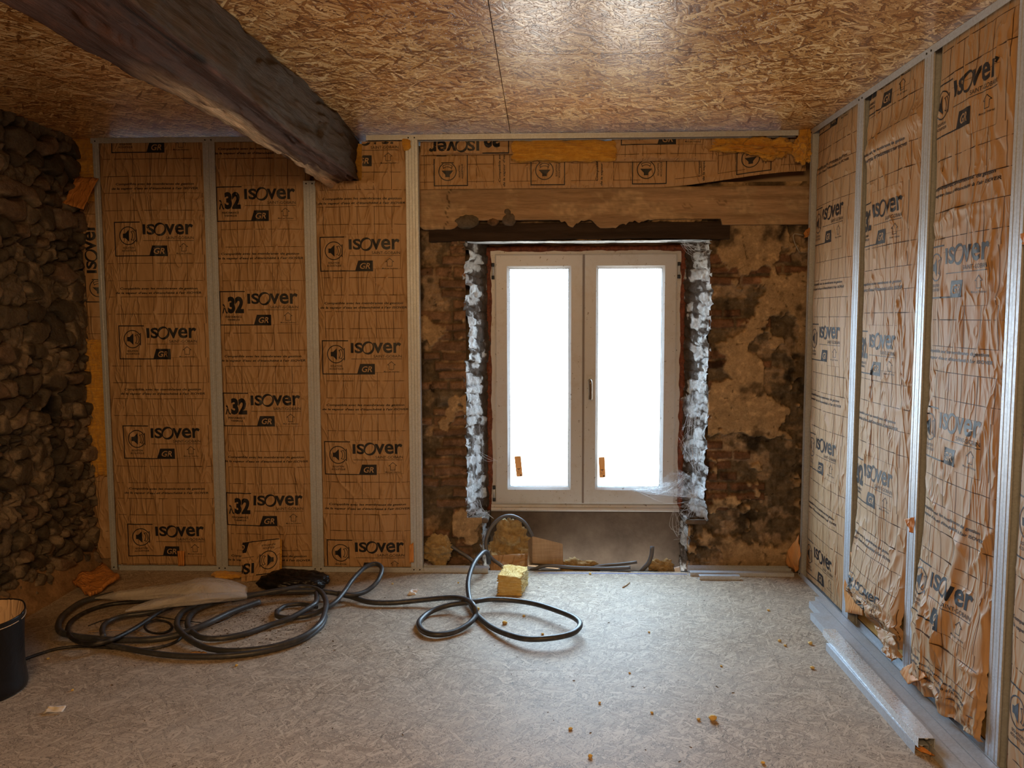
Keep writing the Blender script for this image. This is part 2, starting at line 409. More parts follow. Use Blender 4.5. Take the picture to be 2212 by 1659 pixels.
# left wall of field stones
def stone_wall():
    ys = np.arange(1.2, 4.86, .0075); zs = np.arange(-.03, 2.57, .0075)
    Y, Z = np.meshgrid(ys, zs, indexing='ij'); n, m = Y.shape
    wy = Y+.05*(fbm(Y*6, Z*6, 3)-.5)*2; wz = Z+.04*(fbm(Y*7, Z*7, 9)-.5)*2
    rs = np.random.RandomState(5); S = []; z = -.05
    while z < 2.65:
        rh = rs.choice([.045, .07, .10, .14], p=[.28, .32, .26, .14])*rs.uniform(.85, 1.2); y = 1.1+rs.uniform(0, .1)
        while y < 4.95:
            w = rh*rs.uniform(.8, 2.0); S.append((y+w*.5, z+rh*.5+rs.uniform(-.03, .03), rs.uniform(.68, 1.4), rs.rand())); y += w
        z += rh
    S = np.array(S)
    F1 = np.full(Y.shape, 9.0); F2 = F1.copy(); ID = np.zeros(Y.shape, int)
    for k, (sy, sz, q, _) in enumerate(S):
        i0, i1 = np.searchsorted(ys, [sy-.32, sy+.32]); j0, j1 = np.searchsorted(zs, [sz-.26, sz+.26])
        if i1 <= i0 or j1 <= j0: continue
        d = np.sqrt(((wy[i0:i1, j0:j1]-sy)*.78)**2+((wz[i0:i1, j0:j1]-sz)*1.12)**2)/q
        f1 = F1[i0:i1, j0:j1]; f2 = F2[i0:i1, j0:j1]; idd = ID[i0:i1, j0:j1]
        c = d < f1; f2[:] = np.where(c, f1, np.minimum(f2, d)); idd[c] = k; f1[:] = np.where(c, d, f1)
    e = F2-F1; r1 = S[ID, 3]
    r2 = (r1*7.13) % 1; r3 = (r1*13.7) % 1; r4 = (r1*29.3) % 1
    tilt = (r2-.5)*.5*(Y-S[ID, 0])+(r3-.5)*.7*(Z-S[ID, 1])
    rub = r4 < .22
    body = sst(.002, .022, e)*(.030+.050*r2)+.012*sst(.0, .07, e)+tilt*sst(.004, .03, e)
    rough = (fbm(Y*40, Z*40, 21, 4)-.5)
    body = np.where(rub, body*.55+.030*(ridge(Y*28, Z*28, 4)-.5), body)
    h = body+.010*rough+.03*(fbm(Y*1.6, Z*1.6, 77, 2)-.5)
    h = h-.10*sst(1.1, .7, np.hypot((Y-4.36)/.075, (Z-1.03)/.10))
    base = np.stack([.050+.065*r3, .040+.050*r3, .026+.034*r3], -1)
    warm = np.stack([.12+.05*r2, .082+.03*r2, .052+.02*r2], -1)
    c = np.where((r2 > .78)[..., None], warm, base)
    mort = np.array([.30, .235, .16])
    mm = (sst(.50, .64, fbm(Y*9, Z*9, 55, 5))*sst(.05, .012, e)*.9)[..., None]
    hole = np.hypot((Y-4.36)/.075, (Z-1.03)/.10); body_h = sst(1.15, .8, hole); c = c*(1-.9*body_h)[..., None]
    c = c*(.30+.70*sst(.0, .020, e))[..., None]
    c = c*(1-mm)+mort*mm
    c = np.where(rub[..., None], c*.55+mort*.4*(.5+fbm(Y*35, Z*35, 8))[..., None], c)
    h = h*.72
    V = np.stack([XL-.022+h, Y, Z], -1)
    # rough earthen footing at the base
    o = mesh_np('wall_left', V, gridfaces(n, m, flip=True), m_stone, c); structure(o)
    b = MB(); b.box((-2.95, -1.6, -.1), (-2.80, 5.3, HC+.02)); k = b.build('wall_core', m_plaster, o)
stone_wall()
# sloping mortar footing along the foot of the stone wall
ys = np.arange(1.2, 4.84, .012); ss = np.linspace(0, 1, 22); A, B = np.meshgrid(ys, ss, indexing='ij')
nz = fbm(A*9, B*3, 61, 4)-.5
V = np.stack([-2.72+.11*B+.02*nz, A, .16*(1-B)**1.5+.03*nz*(1-B)-.002], -1)
kk = (.75+.7*(nz+.5))[..., None]*np.array([.26, .165, .085])
structure(mesh_np('baseboard_left', V, gridfaces(len(ys), 22, flip=True), m_masonry, kk))

# back wall round the window: brick jambs, plaster patches, rubble
OX0, OX1, OZ1 = -.445, .99, 1.965
def back_wall():
    xs = np.arange(-.86, 1.66, .006); zs = np.arange(-.14, 2.30, .006)
    X, Z = np.meshgrid(xs, zs, indexing='ij'); n, m = X.shape
    H = -.012+.030*(fbm(X*7, Z*7, 2, 4)-.5)+.022*(ridge(X*22, Z*22, 15)-.5)
    C = np.array([.16, .125, .085])*(.25+1.1*fbm(X*22, Z*22, 31, 5))[..., None]
    lump = fbm(X*12, Z*12, 90, 4); q = sst(.52, .66, lump)[..., None]
    C = C*(1-q)+np.array([.33, .245, .165])*q*(.7+.5*fbm(X*40, Z*40, 12))[..., None]
    rs = np.random.RandomState(3); wob = .010*(fbm(X*9, Z*9, 44)-.5)*2; wob2 = .010*(fbm(X*11, Z*11, 47)-.5)*2
    def brick(x0, x1, z0, z1, col, proud, rnd=.008):
        i0, i1 = np.searchsorted(xs, [x0-.02, x1+.02]); j0, j1 = np.searchsorted(zs, [z0-.02, z1+.02])
        if i1 <= i0 or j1 <= j0: return
        xx = X[i0:i1, j0:j1]+wob[i0:i1, j0:j1]; zz = Z[i0:i1, j0:j1]+wob2[i0:i1, j0:j1]
        d = np.minimum(np.minimum(xx-x0, x1-xx), np.minimum(zz-z0, z1-zz))
        k = sst(-.002, rnd, d); ro = .008*(fbm(xx*35, zz*35, 71)-.5)
        H[i0:i1, j0:j1] = H[i0:i1, j0:j1]*(1-k)+(proud+ro)*k
        k2 = sst(-.001, .004, d)[..., None]
        C[i0:i1, j0:j1] = C[i0:i1, j0:j1]*(1-k2)+np.array(col)*(.65+.7*fbm(xx*26, zz*26, 5, 4))[..., None]*k2
    z = -.12
    while z < 1.95:
        h = rs.uniform(.044, .056)
        if rs.rand() < .84:
            x1 = OX0+.012+rs.uniform(-.018, .012)
            for k in range(3):
                w = rs.choice([.10, .17, .22]); x0 = x1-w
                if x0 > -.80 and (k == 0 or rs.rand() < .52):
                    f = rs.uniform(.75, 1.25); brick(x0, x1, z, z+h, (.20*f, .125*f, .082*f), rs.uniform(.0, .02))
                x1 = x0-.012
        else:
            x1 = OX0+.01; brick(x1-rs.uniform(.13, .2), x1, z, z+h*1.9, (.17, .145, .115), .022, .03); z += h*.9
        z += h+rs.uniform(.008, .016)
    z = .35
    while z < 1.95:
        h = rs.uniform(.042, .056)
        if rs.rand() < .78:
            x0 = OX1-.012+rs.uniform(-.012, .018)
            for k in range(3 if z > 1.7 else 2):
                w = rs.choice([.10, .16, .21]); f = rs.uniform(.7, 1.2)
                if k == 0 or rs.rand() < .55: brick(x0, x0+w, z, z+h, (.17*f, .092*f, .055*f), rs.uniform(.0, .016))
                x0 += w+.012
        z += h+rs.uniform(.008, .018)
    # plaster still clinging on: much on the right, little on the left
    pn = fbm(X*4.2, Z*4.2, 133, 5, .55); th = np.where(X > .9, .53-.10*sst(1.05, 1.25, X)+.05*sst(1.15, .9, Z)*0, .61)
    th = th+.10*sst(1.13, 1.0, X)*(X > .9)
    k = sst(0, .025, pn-th); flat = .022+.012*(fbm(X*8, Z*8, 7, 3)-.5)+.006*(fbm(X*45, Z*45, 6)-.5)
    H = H*(1-k)+flat*k
    pc = np.array([.41, .295, .175])*(.66+.55*fbm(X*10, Z*10, 201, 5))[..., None]
    crk = sst(.90, .97, ridge(X*7+.4*fbm(X*20, Z*20, 3), Z*7, 83, 2))
    pc = pc*(1-.65*crk[..., None])
    C = C*(1-k[..., None])+pc*k[..., None]
    ck2 = sst(.86, .95, ridge(X*15+1.2*fbm(X*9, Z*9, 8), Z*15, 183, 3))*sst(.40, .6, fbm(X*5, Z*5, 66, 3)); C = C*(1-.75*ck2[..., None]); H = H-.006*ck2
    lime = sst(.62, .72, fbm(X*30, Z*30, 77, 4)); C = C*(1+.35*lime[..., None])  # random pale lime bits
    stain = sst(.56, .70, fbm(X*6.5, Z*6.5, 303, 5))*(X > .9); C = C*(1-.70*stain[..., None]); H = H-.006*stain*(1-.5*k)
    # cut the opening
    cx = (X[:-1, :-1]+X[1:, 1:])/2; cz = (Z[:-1, :-1]+Z[1:, 1:])/2
    lo = np.where(cz < .30, -.36, OX0-.006); hi = np.where(cz < .30, .885, OX1+.006)
    mask = ~((cx > lo) & (cx < hi) & (cz < OZ1))
    V = np.stack([X, 4.86-H, Z], -1)
    o = mesh_np('wall_back', V, gridfaces(n, m, mask), m_masonry, C); structure(o)
    # whitewashed jambs, splayed from the brick face back to the frame
    def jamb(xf, xb, z0, z1, seed, sgn, white=1.0):
        d = np.linspace(-.02, 1.03, 40); zz = np.arange(z0, z1, .006); D, ZZ = np.meshgrid(d, zz, indexing='ij')
        rc = ZZ/.066+2.2*fbm(D*.8, ZZ*4.5, seed, 3)+.5*fbm(D*4, ZZ*20, seed+2, 2); row = np.floor(rc); rv = hsh(row, row*0+seed, 5); fr = np.abs((rc % 1)-.5)*2
        joint = sst(.78, .98, fr)
        bmp = .010*(rv-.5)+.020*(fbm(D*5, ZZ*14, seed, 4)-.5)+.012*(fbm(D*14, ZZ*45, seed+1, 3)-.5)-.010*joint
        ed = (.030*(rv-.5)+.022*(fbm(ZZ*25, ZZ*0, seed+9, 3)-.5))*sst(.7, 0, D)
        V = np.stack([xf+(xb-xf)*D+sgn*bmp+ed, 4.85+.215*D+abs(ed)*.3, ZZ], -1)
        pat = fbm(D*4, ZZ*17, seed+40, 5); lim = .40+.35*hsh(row, row*0+seed, 8)
        w = sst(.40, .50, pat+.10*(rv-.4)-.30*sst(lim, lim+.25, D)-.16*joint)*white
        cw = np.array([.58, .615, .635])*(.5+.8*fbm(D*12, ZZ*40, seed+5, 4))[..., None]; cd = np.array([.085, .068, .055])*(.5+fbm(D*9, ZZ*25, seed+6))[..., None]
        c = cd*(1-w[..., None])+cw*w[..., None]
        mesh_np('window_jamb', V, gridfaces(40, len(zz), flip=(sgn > 0)), m_whitewash, c, parent=o)
    jamb(OX0, -.33, .27, OZ1+.01, 11, 1); jamb(OX1, .882, .27, OZ1+.01, 23, -1)
    jamb(-.372, -.325, -.14, .30, 31, 1, .8); jamb(.892, .868, -.14, .30, 37, -1, .9)
    # short ledges where the niche narrows below the frame
    b = MB(); b.box((-.46, 4.845, .262), (-.325, 5.06, .292)); b.box((.868, 4.845, .262), (1.0, 5.06, .288)); b.build('niche_ledge', m_render, o, bevel=.006)
    b = MB(); b.box((-.40, 5.055, -.14), (.95, 5.30, .285)); b.build('apron', m_render, o, bevel=.004)
    b = MB(); b.box((-.95, 5.09, -.14), (-.325, 5.34, 2.55)); b.box((.875, 5.09, -.14), (1.75, 5.34, 2.55)); b.box((-.4, 5.09, 1.94), (.95, 5.34, 2.55)); b.box((-.86, 4.97, 2.0), (1.64, 5.09, 2.55)); b.box((-2.95, 4.90, -.14), (-.86, 5.34, 2.55))
    b.build('wall_core', m_plaster, o)
back_wall()
# pale timber plate and dark lintel above the window
def timber(name, x0, x1, y0, y1, z0, z1, colf, seed, wav=.004, ragged=None):
    nx = int((x1-x0)/.010)+2; pr = []
    per = [(y1, z0), (y0, z0), (y0, z1), (y1, z1)]
    P = []
    for (a, c) in zip(per, per[1:]+per[:1]):
        L = math.dist(a, c); k = max(2, int(L/.010))
        P += [(a[0]+(c[0]-a[0])*t/k, a[1]+(c[1]-a[1])*t/k) for t in range(k)]
    P = np.array(P); xs = np.linspace(x0, x1, nx); m = len(P)
    XX = np.repeat(xs[:, None], m+1, 1); Pq = np.vstack([P, P[:1]]); YY = np.repeat(Pq[None, :, 0], nx, 0); ZZ = np.repeat(Pq[None, :, 1], nx, 0)
    nz = fbm(XX*4, ZZ*18, seed, 4)-.5; nb = fbm(XX*5, XX*0+seed, seed+1, 3)-.5
    YY = YY-wav*2*nz; ZZ = ZZ+wav*3*nb*np.where(ZZ > (z0+z1)/2, .3, 1)
    if ragged:
        low = ZZ < z0+.06; rg = ragged(XX); ZZ = np.where(ZZ < z0+rg, np.maximum(ZZ, z0+rg), ZZ)
    V = np.stack([XX, YY, ZZ], -1); c = colf(XX, ZZ)
    o = mesh_np(name, V, gridfaces(nx, m+1, flip=True), m_wood2, c); return structure(o)
m_wood2 = M_vcol('plank_timber', .85, .2, 30, .5, .004, .3, (.5, 6, 6))
def col_plate(X, Z):
    c = np.array([.36, .245, .15])*(.66+.7*fbm(X*2.5, Z*30, 5, 4))[..., None]
    pl = sst(.50, .62, fbm(X*6, Z*14, 17, 5)+.16*sst(-.2, -.6, X)); c = c*(1-pl[..., None])+np.array([.44, .32, .20])*(.6+.7*fbm(X*50, Z*50, 8))[..., None]*pl[..., None]
    for kx, kz in ((.85, 2.155), (1.05, 2.175)):
        d = np.hypot((X-kx)/.028, (Z-kz)/.016); c = c*np.where((d < 1) & (d > .7), .6, 1.0)[..., None]
    ck = np.abs(X-(-.55+.010*np.sin(Z*70)+.10*(Z-2.15))) < .0035; c = c*np.where(ck, .3, 1.0)[..., None]
    return c
timber('trim_1', -.86, 1.64, 4.808, 4.97, 2.030, 2.268, col_plate, 4, .005, lambda X: np.where(X < 1.05, .052*sst(.32, .60, fbm(X*5, X*0+2, 3, 5)+.10*(ridge(X*23, X*0, 5)-.5)), .016))
def col_lint(X, Z): return np.array([.040, .027, .020])*(.5+1.0*fbm(X*3, Z*40, 9, 4))[..., None]
lint = timber('trim_2', -.665, 1.10, 4.824, 5.06, 1.968, 2.066, col_lint, 8, .006)
# whitewashed board under the lintel's front edge
V = []; nx = 160; xs = np.linspace(-.44, 1.0, nx); D, XX = np.meshgrid(np.linspace(0, 1, 8), xs, indexing='ij')
V = np.stack([XX, 4.830+.11*D, 1.962-.004*D+.006*(fbm(XX*8, D*3, 3, 4)-.5)], -1)
wc = np.array([.66, .69, .71])*(.6+.6*fbm(XX*14, D*3, 66, 5))[..., None]; wc = wc*np.where(sst(.66, .7, fbm(XX*9, D*2, 91, 4)) > .5, .25, 1)[..., None]
mesh_np('lintel_soffit', V, gridfaces(8, nx), m_whitewash, wc, parent=lint)
# pockets of rubble showing where the plaster has fallen from the plate
def rock(name, c, r, mat, seed, col=None, parent=None, sub=3, amp=.25):
    bm = bmesh.new(); bmesh.ops.create_icosphere(bm, subdivisions=sub, radius=1.0)
    P = np.array([v.co[:] for v in bm.verts]); nn = fbm(P[:, 0]*2+seed*3.1, P[:, 1]*2+P[:, 2]*1.7, seed, 4)-.5
    P = P*(1+2*amp*nn)[:, None]*np.array(r)+np.array(c); Fc = [[v.index for v in f.verts] for f in bm.faces]; bm.free()
    cc = None if col is None else np.array(col)*(.6+.8*fbm(P[:, 0]*60, P[:, 2]*60, seed))[:, None]
    return mesh_np(name, P, np.array(Fc), mat, cc, parent=parent)
wallb = bpy.data.objects['wall_back']
for k, (px, py, rx, rz, col) in enumerate([(1010, 478, .072, .042, (.13, .11, .085)), (1066, 480, .035, .022, (.16, .10, .06)), (1100, 473, .045, .040, (.13, .105, .085)), (1097, 460, .022, .03, (.13, .105, .085))]):
    P = ony(px, py, 4.82); rock('rubble_stone', (P[0], 4.818, P[2]), (rx, .02, rz), m_masonry, 20+k, col, wallb, 3, .3)

# ------------------------------------------------------------------ ceiling beam
def beam():
    y = np.arange(-1.55, 4.82, .012); n = len(y)
    # section corners (x,z) run: top-right -> bottom-right -> bottom-left -> top-left
    def corner(t):
        e = (t+1.55)/6.4
        return np.array([[-1.055+.02*sin(t*2.1), HC+.01], [-1.00-.045*sst(2.4, 4.5, t)+.014*sin(t*3.3), 2.285+.01*sin(t*1.7)],
                         [-1.215-.05*sst(4.6, 2.6, t)+.012*sin(t*4.1+1), 2.270+.012*sin(t*2.3)], [-1.30-.02*sin(t*1.9), HC+.01]])
    m_s = [30, 26, 26]; V = []; 
    for t in y:
        c = corner(t); ring = []
        for k in range(3):
            a, b_ = c[k], c[k+1]
            for j in range(m_s[k]): ring.append(a+(b_-a)*j/m_s[k])
        ring.append(c[3]); ring = np.array(ring)
        for _ in range(1):
            ring[1:-1] = .5*ring[1:-1]+.25*(ring[:-2]+ring[2:])
        V.append(ring)
    V = np.array(V); m = V.shape[1]; ctr = V.mean(1, keepdims=True); dirn = V-ctr; dirn /= np.linalg.norm(dirn, axis=2, keepdims=True)
    J = np.repeat(np.arange(m)[None, :], n, 0)/float(m); T = np.repeat(y[:, None], m, 1)
    big = fbm(T*1.6, J*7, 3, 4)-.5; fine = fbm(T*5, J*40, 14, 4)-.5; adz = ridge(T*3.2+J*2, J*9, 25, 3)-.5
    step = sst(.50, .53, fbm(T*1.2, J*9, 61, 3))
    disp = .024*big+.020*fine+.024*adz-.022*step
    V = V+dirn*disp[..., None]
    a = np.array([.065, .030, .022]); b2 = np.array([.14, .065, .042]); gr = np.array([.088, .076, .058]); li = np.array([.74, .50, .29])
    f = fbm(T*2.2, J*26, 41, 5)[..., None]; c = a*(1-f)+b2*f; c = c*(.6+.7*fbm(T*6, J*55, 19, 4))[..., None]
    crack = sst(.80, .93, ridge(T*1.1+2*fbm(T*.8, J*3, 5), J*24, 131, 2))*sst(.42, .6, fbm(T*1.3, J*8, 15, 3)); c = c*(1-.8*crack)[..., None]
    c = c*(1+.9*sst(.62, .8, fbm(T*5, J*34, 27, 4)))[..., None]
    side = sst(.375, .345, J+.02*(fbm(T*4, J*0, 8, 3)-.5))[..., None]; c = c*(1-side*.75)+gr*(.5+.8*f)*side*.75
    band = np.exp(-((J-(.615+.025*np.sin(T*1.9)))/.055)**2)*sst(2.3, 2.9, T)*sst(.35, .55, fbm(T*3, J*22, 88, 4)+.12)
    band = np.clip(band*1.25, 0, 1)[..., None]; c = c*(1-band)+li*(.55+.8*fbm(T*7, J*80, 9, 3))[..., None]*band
    W = np.stack([V[..., 0], T, V[..., 1]], -1).reshape(-1, 3); C = c.reshape(-1, 3)
    Fq = [tuple(q) for q in gridfaces(n, m, flip=False)]; Fq += [tuple(range((n-1)*m, n*m))]
    o = mesh_np('ceiling_beam', W, Fq, m_wood, C)
    setp(o, 'rough-hewn dark old timber beam running across the chipboard ceiling', 'beam')
beam()

# ------------------------------------------------------------------ window
def window():
    root = empty('window_1', (.275, 5.08, .29)); root['kind'] = 'structure'
    def P(o): return local(o)
    x0, x1, z0, z1 = -.320, .868, .292, 1.934; y = 5.07
    def ring(mb, a, b, c, d, w, yf, yb, wb=None, ch=.006):
        """mitred rectangular frame with a small chamfer on its inner edge"""
        wb = wb or w
        for (p0, p1, q0, q1) in [((a, c), (b, c), (a+w, c+wb), (b-w, c+wb)), ((b, c), (b, d), (b-w, c+wb), (b-w, d-w)), ((b, d), (a, d), (b-w, d-w), (a+w, d-w)), ((a, d), (a, c), (a+w, d-w), (a+w, c+wb))]:
            def L(t, yy, p): return (p[0], yy, p[1])
            ip = lambda p, q, t: (p[0]+(q[0]-p[0])*t, p[1]+(q[1]-p[1])*t)
            k0 = 1-ch/w
            pr = [(p0, yb), (p0, yf+.003), (ip(p0, q0, ch/w*.6), yf), (ip(p0, q0, k0), yf), (q0, yf+ch), (q0, yb)]
            pe = [(p1, yb), (p1, yf+.003), (ip(p1, q1, ch/w*.6), yf), (ip(p1, q1, k0), yf), (q1, yf+ch), (q1, yb)]
            v = [(p[0], yy, p[1]) for p, yy in pr]+[(p[0], yy, p[1]) for p, yy in pe]
            n = 6; f = [(i, (i+1) % n, n+(i+1) % n, n+i) for i in range(n)]+[tuple(range(n))[::-1], tuple(range(n, 2*n))]
            mb.add(v, f)
    b = MB(); ring(b, x0, x1, z0, z1, .052, y-.002, y+.075, .058); P(b.build('frame', m_pvc, root))
    # moulded sill drip below the frame
    b = MB(); pr = [(0, 0), (-.026, .002), (-.030, .012), (-.026, .022), (-.012, .026), (-.010, .040), (0, .044)]
    b.extrude(pr, lambda p, q: (x0+.002, y+p, z0-.004+q), lambda p, q: (x1-.002, y+p, z0-.004+q)); P(b.build('sill_moulding', m_pvc, root))
    sx = [(x0+.030, .262), (.262, x1-.030)]
    for i, (a, c) in enumerate(sx):
        zb, zt = z0+.046, z1-.030
        g = .0025
        b = MB(); ring(b, a+g, c-g, zb, zt, .088, y-.018, y+.05, .105, .014); s = P(b.build('sash', m_pvc, root))
        gx0, gx1, gz0, gz1 = a+g+.086, c-g-.086, zb+.103, zt-.086
        b = MB(); ring(b, gx0, gx1, gz0, gz1, .005, y+.004, y+.045, None, .001); k = b.build('gasket', m_gasket, root); P(k); k.parent = s; k.matrix_parent_inverse = Matrix()
        b = MB(); b.box((gx0, y+.02, gz0), (gx1, y+.024, gz1)); k = b.build('glass_pane', m_glass, s)
        # orange paper sticker low on the pane
        pts = [[(1111, 986), (1125, 985), (1129, 1029), (1116, 1030)], [(1293, 988), (1306, 987), (1308, 1031), (1295, 1032)]][i]
        v = [ony(px, py, y+.0185) for px, py in pts]; vb = [(p[0], p[1]+.001, p[2]) for p in v]
        b = MB(); b.add(v+vb, [(0, 1, 2, 3), (7, 6, 5, 4), (0, 4, 5, 1), (1, 5, 6, 2), (2, 6, 7, 3), (3, 7, 4, 0)])
        def lerp(u, w): 
            p = np.array(v); return tuple((p[0]*(1-u)*(1-w)+p[1]*u*(1-w)+p[2]*u*w+p[3]*(1-u)*w)-np.array([0, .0006, 0]))
        for (u0, u1, w0, w1) in [(.25, .75, .60, .63), (.44, .54, .60, .70), (.2, .5, .76, .775), (.2, .62, .82, .83), (.6, .85, .90, .97)]:
            b.add([lerp(u0, w0), lerp(u1, w0), lerp(u1, w1), lerp(u0, w1)], [(0, 1, 2, 3)], 1)
        k = b.build('sticker', [m_sticker, m_ink2], s)
        k['label'] = 'orange paper sticker on the glass'
    b = MB(); b.box((.262-.006, y-.0165, z0+.05), (.262+.006, y+.02, z1-.034)); P(b.build('meeting_strip', m_gasket2, root))
    # hinges
    for hx, hz in ((x0+.020, 1.80), (x0+.020, .40), (x1-.020, 1.80)):
        P_ = [(hx, y-.010, hz-.045), (hx, y-.010, hz+.045)]
        V, Fc = tube_data(P_, .008, 12); h = P(mesh_np('hinge', V, Fc, m_metal, parent=root))
        for s_ in (-1, 1):
            V, Fc = tube_data([(hx, y-.010, hz+s_*.028), (hx, y-.010, hz+s_*.050)], .0095, 12); k = mesh_np('hinge_cap', V, Fc, m_gasket, parent=h)
    # handle: rose plate, neck and drooping lever
    hx = .302
    b = MB(); b.box((hx-.013, y-.030, 1.082), (hx+.013, y-.018, 1.150)); hd = P(b.build('handle', m_metal, root, bevel=.004))
    Pn = [(hx, y-.028, 1.120), (hx, y-.055, 1.121), (hx+.001, y-.064, 1.112), (hx+.002, y-.066, 1.09), (hx+.002, y-.064, 1.05), (hx+.002, y-.060, 1.005)]
    V, Fc = tube_data(catmull(Pn, .004), .0115, 12); k = mesh_np('lever', V, Fc, m_lever, parent=hd)
    # red-brown sealant bead between frame and masonry
    pts = [(x0-.008, z0), (x0-.010, z1+.004), (x1+.010, z1+.004), (x1+.008, z0)]
    path = []
    for p, q in zip(pts, pts[1:]):
        k = int(math.dist(p, q)/.012)
        path += [(p[0]+(q[0]-p[0])*t/k, y+.005, p[1]+(q[1]-p[1])*t/k) for t in range(k)]
    path = [np.array(q) for q in path]
    rr = [.011+.018*float(fbm(np.array(i*.17), np.array(2.0), 5, 3)) for i in range(len(path))]
    V, Fc = tube_data(path, rr, 8); P(mesh_np('sealant', V, Fc, m_foam, parent=root))
m_lever = M_flat('worn_bronze_handle', (.16, .12, .085), .22, .55); m_sticker = M_flat('orange_sticker', (.78, .42, .14), .7); m_ink2 = M_flat('sticker_print', (.10, .05, .02), .7)
def M_trans():
    t = NT('backlit_sticker'); t.color((.80, .44, .16)).set(Roughness=.7)
    tl = t.n('ShaderNodeBsdfTranslucent'); tl.inputs[0].default_value = (.030, .014, .003, 1); ad = t.n('ShaderNodeAddShader')
    t.l(t.b.outputs[0], ad.inputs[0]); t.l(tl.outputs[0], ad.inputs[1]); t.l(ad.outputs[0], t.out.inputs[0]); return t.mat
m_sticker = M_trans(); m_gasket2 = M_flat('grey_meeting_seal', (.20, .175, .17), .6)
window()

# ------------------------------------------------------------------ steel frame
def c_profile(w=.035, d=.048, lip=.006, t=.0011):
    """C section: web along q at p=0, flanges along +p; q=0 is the front"""
    return [(0, 0), (w, 0), (w, lip), (w-t, lip), (w-t, t), (t, t), (t, d-t), (w-t, d-t), (w-t, d-lip), (w, d-lip), (w, d), (0, d)]
def stud(base, ax, back, z0, z1, label, screws=True, w=.035, grp='galvanised studs'):
    """ax: unit vector the flanges point along, back: unit vector into the wall"""
    ax = np.array(ax, float); back = np.array(back, float); base = np.array(base, float)
    root = empty('steel_stud', tuple(base+np.array([0, 0, z0])))
    b = MB(); e = lambda z: (lambda p, q: base+ax*p+back*q+np.array([0, 0, z]))
    b.extrude(c_profile(w), e(z0), e(z1)); local(b.build('profile', m_metal, root))
    # shallow stiffening rib down the flange
    b = MB(); pr = [(w*.46, -.0006), (w*.5, -.0014), (w*.54, -.0006), (w*.54, .0004), (w*.46, .0004)]
    b.extrude(pr, e(z0+.03), e(z1-.03)); local(b.build('rib', m_metal, root))
    if screws:
        for z in (z0+.016, z1-.016):
            c = base+ax*w*.5+np.array([0, 0, z]); a = c-back*.0022; V, Fc = tube_data([a-back*.002, a+back*.003], .0042, 10)
            local(mesh_np('screw', V, Fc, m_dark, parent=root))
    setp(root, label, 'stud', grp); return root
def track(name, p0, p1, back, up, label, w=.048, fl=.030, t=.0011, cat='rail'):
    p0 = np.array(p0, float); p1 = np.array(p1, float); back = np.array(back, float); up = np.array(up, float)
    pr = [(0, 0), (w, 0), (w, fl), (w-t, fl), (w-t, t), (t, t), (t, fl), (0, fl)]
    b = MB(); b.extrude(pr, lambda p, q: p0+back*p+up*q, lambda p, q: p1+back*p+up*q)
    o = b.build(name, m_metal); setp(o, label, cat); return o
Y0 = YF
track('ceiling_track', (-2.605, Y0-.0016, HC-.001), (-1.36, Y0-.0016, HC-.001), (0, 1, 0), (0, 0, -1), 'steel top track left of the beam above the first two insulation bays')
track('ceiling_track', (-1.0, Y0-.0016, HC-.001), (.565, Y0-.0016, HC-.002), (0, 1, 0), (0, 0, -1), 'steel top track running right from the beam end over the window')
track('ceiling_track', (.563, Y0-.0032, HC-.003), (1.44, Y0-.0032, HC-.001), (0, 1, 0), (0, 0, -1), 'short steel top track ending before the right-hand corner')
track('floor_track', (-2.545, Y0-.0016, .001), (-.70, Y0-.0016, .001), (0, 1, 0), (0, 0, 1), 'steel bottom track under the three insulation bays left of the window')
track('floor_track', (-.699, Y0+.0005, .001), (-.315, Y0+.0005, .001), (0, 1, 0), (0, 0, 1), 'short end of steel bottom track left of the window niche')
track('ceiling_track', (XR-.0016, 4.70, HC-.001), (XR-.0016, 1.9, HC-.001), (1, 0, 0), (0, 0, -1), 'steel top track along the right-hand insulated wall')
track('floor_track', (XR-.0016, 4.70, .001), (XR-.0016, 1.9, .001), (1, 0, 0), (0, 0, 1), 'steel bottom track along the right-hand insulated wall')
BK, BX = (0, 1, 0), (1, 0, 0)
stud((-2.595, Y0, 0), (1, 0, 0), BK, .003, HC-.003, 'single steel stud beside the stone wall, at the left end of the frame')
names = ['between the first two insulation bays from the stone wall', 'reaching up to the underside of the beam end', 'at the left edge of the exposed window masonry']
for i, x in enumerate((-1.915, -1.334, -.740)):
    zt = HC-.003 if i != 1 else 2.30
    stud((x-.0006, Y0, 0), (-1, 0, 0), BK, .003, zt, 'left stud of the steel pair '+names[i], w=.034)
    stud((x+.0006, Y0, 0), (1, 0, 0), BK, .003, zt, 'right stud of the steel pair '+names[i], w=.034)
stud((XR, 4.655, 0), (0, 1, 0), BX, .003, HC-.003, 'steel corner stud where window masonry meets the right-hand insulated wall')
rn = ['first steel pair from the corner on the right-hand wall', 'second steel pair from the corner on the right-hand wall', 'steel pair nearest the camera on the right-hand wall']
for i, y in enumerate((3.975, 3.298, 2.662)):
    stud((XR, y+.0006, 0), (0, 1, 0), BX, .003, HC-.003, 'far stud of the '+rn[i], w=.036)
    stud((XR, y-.0006, 0), (0, -1, 0), BX, .003, HC-.003, 'near stud of the '+rn[i], w=.036)

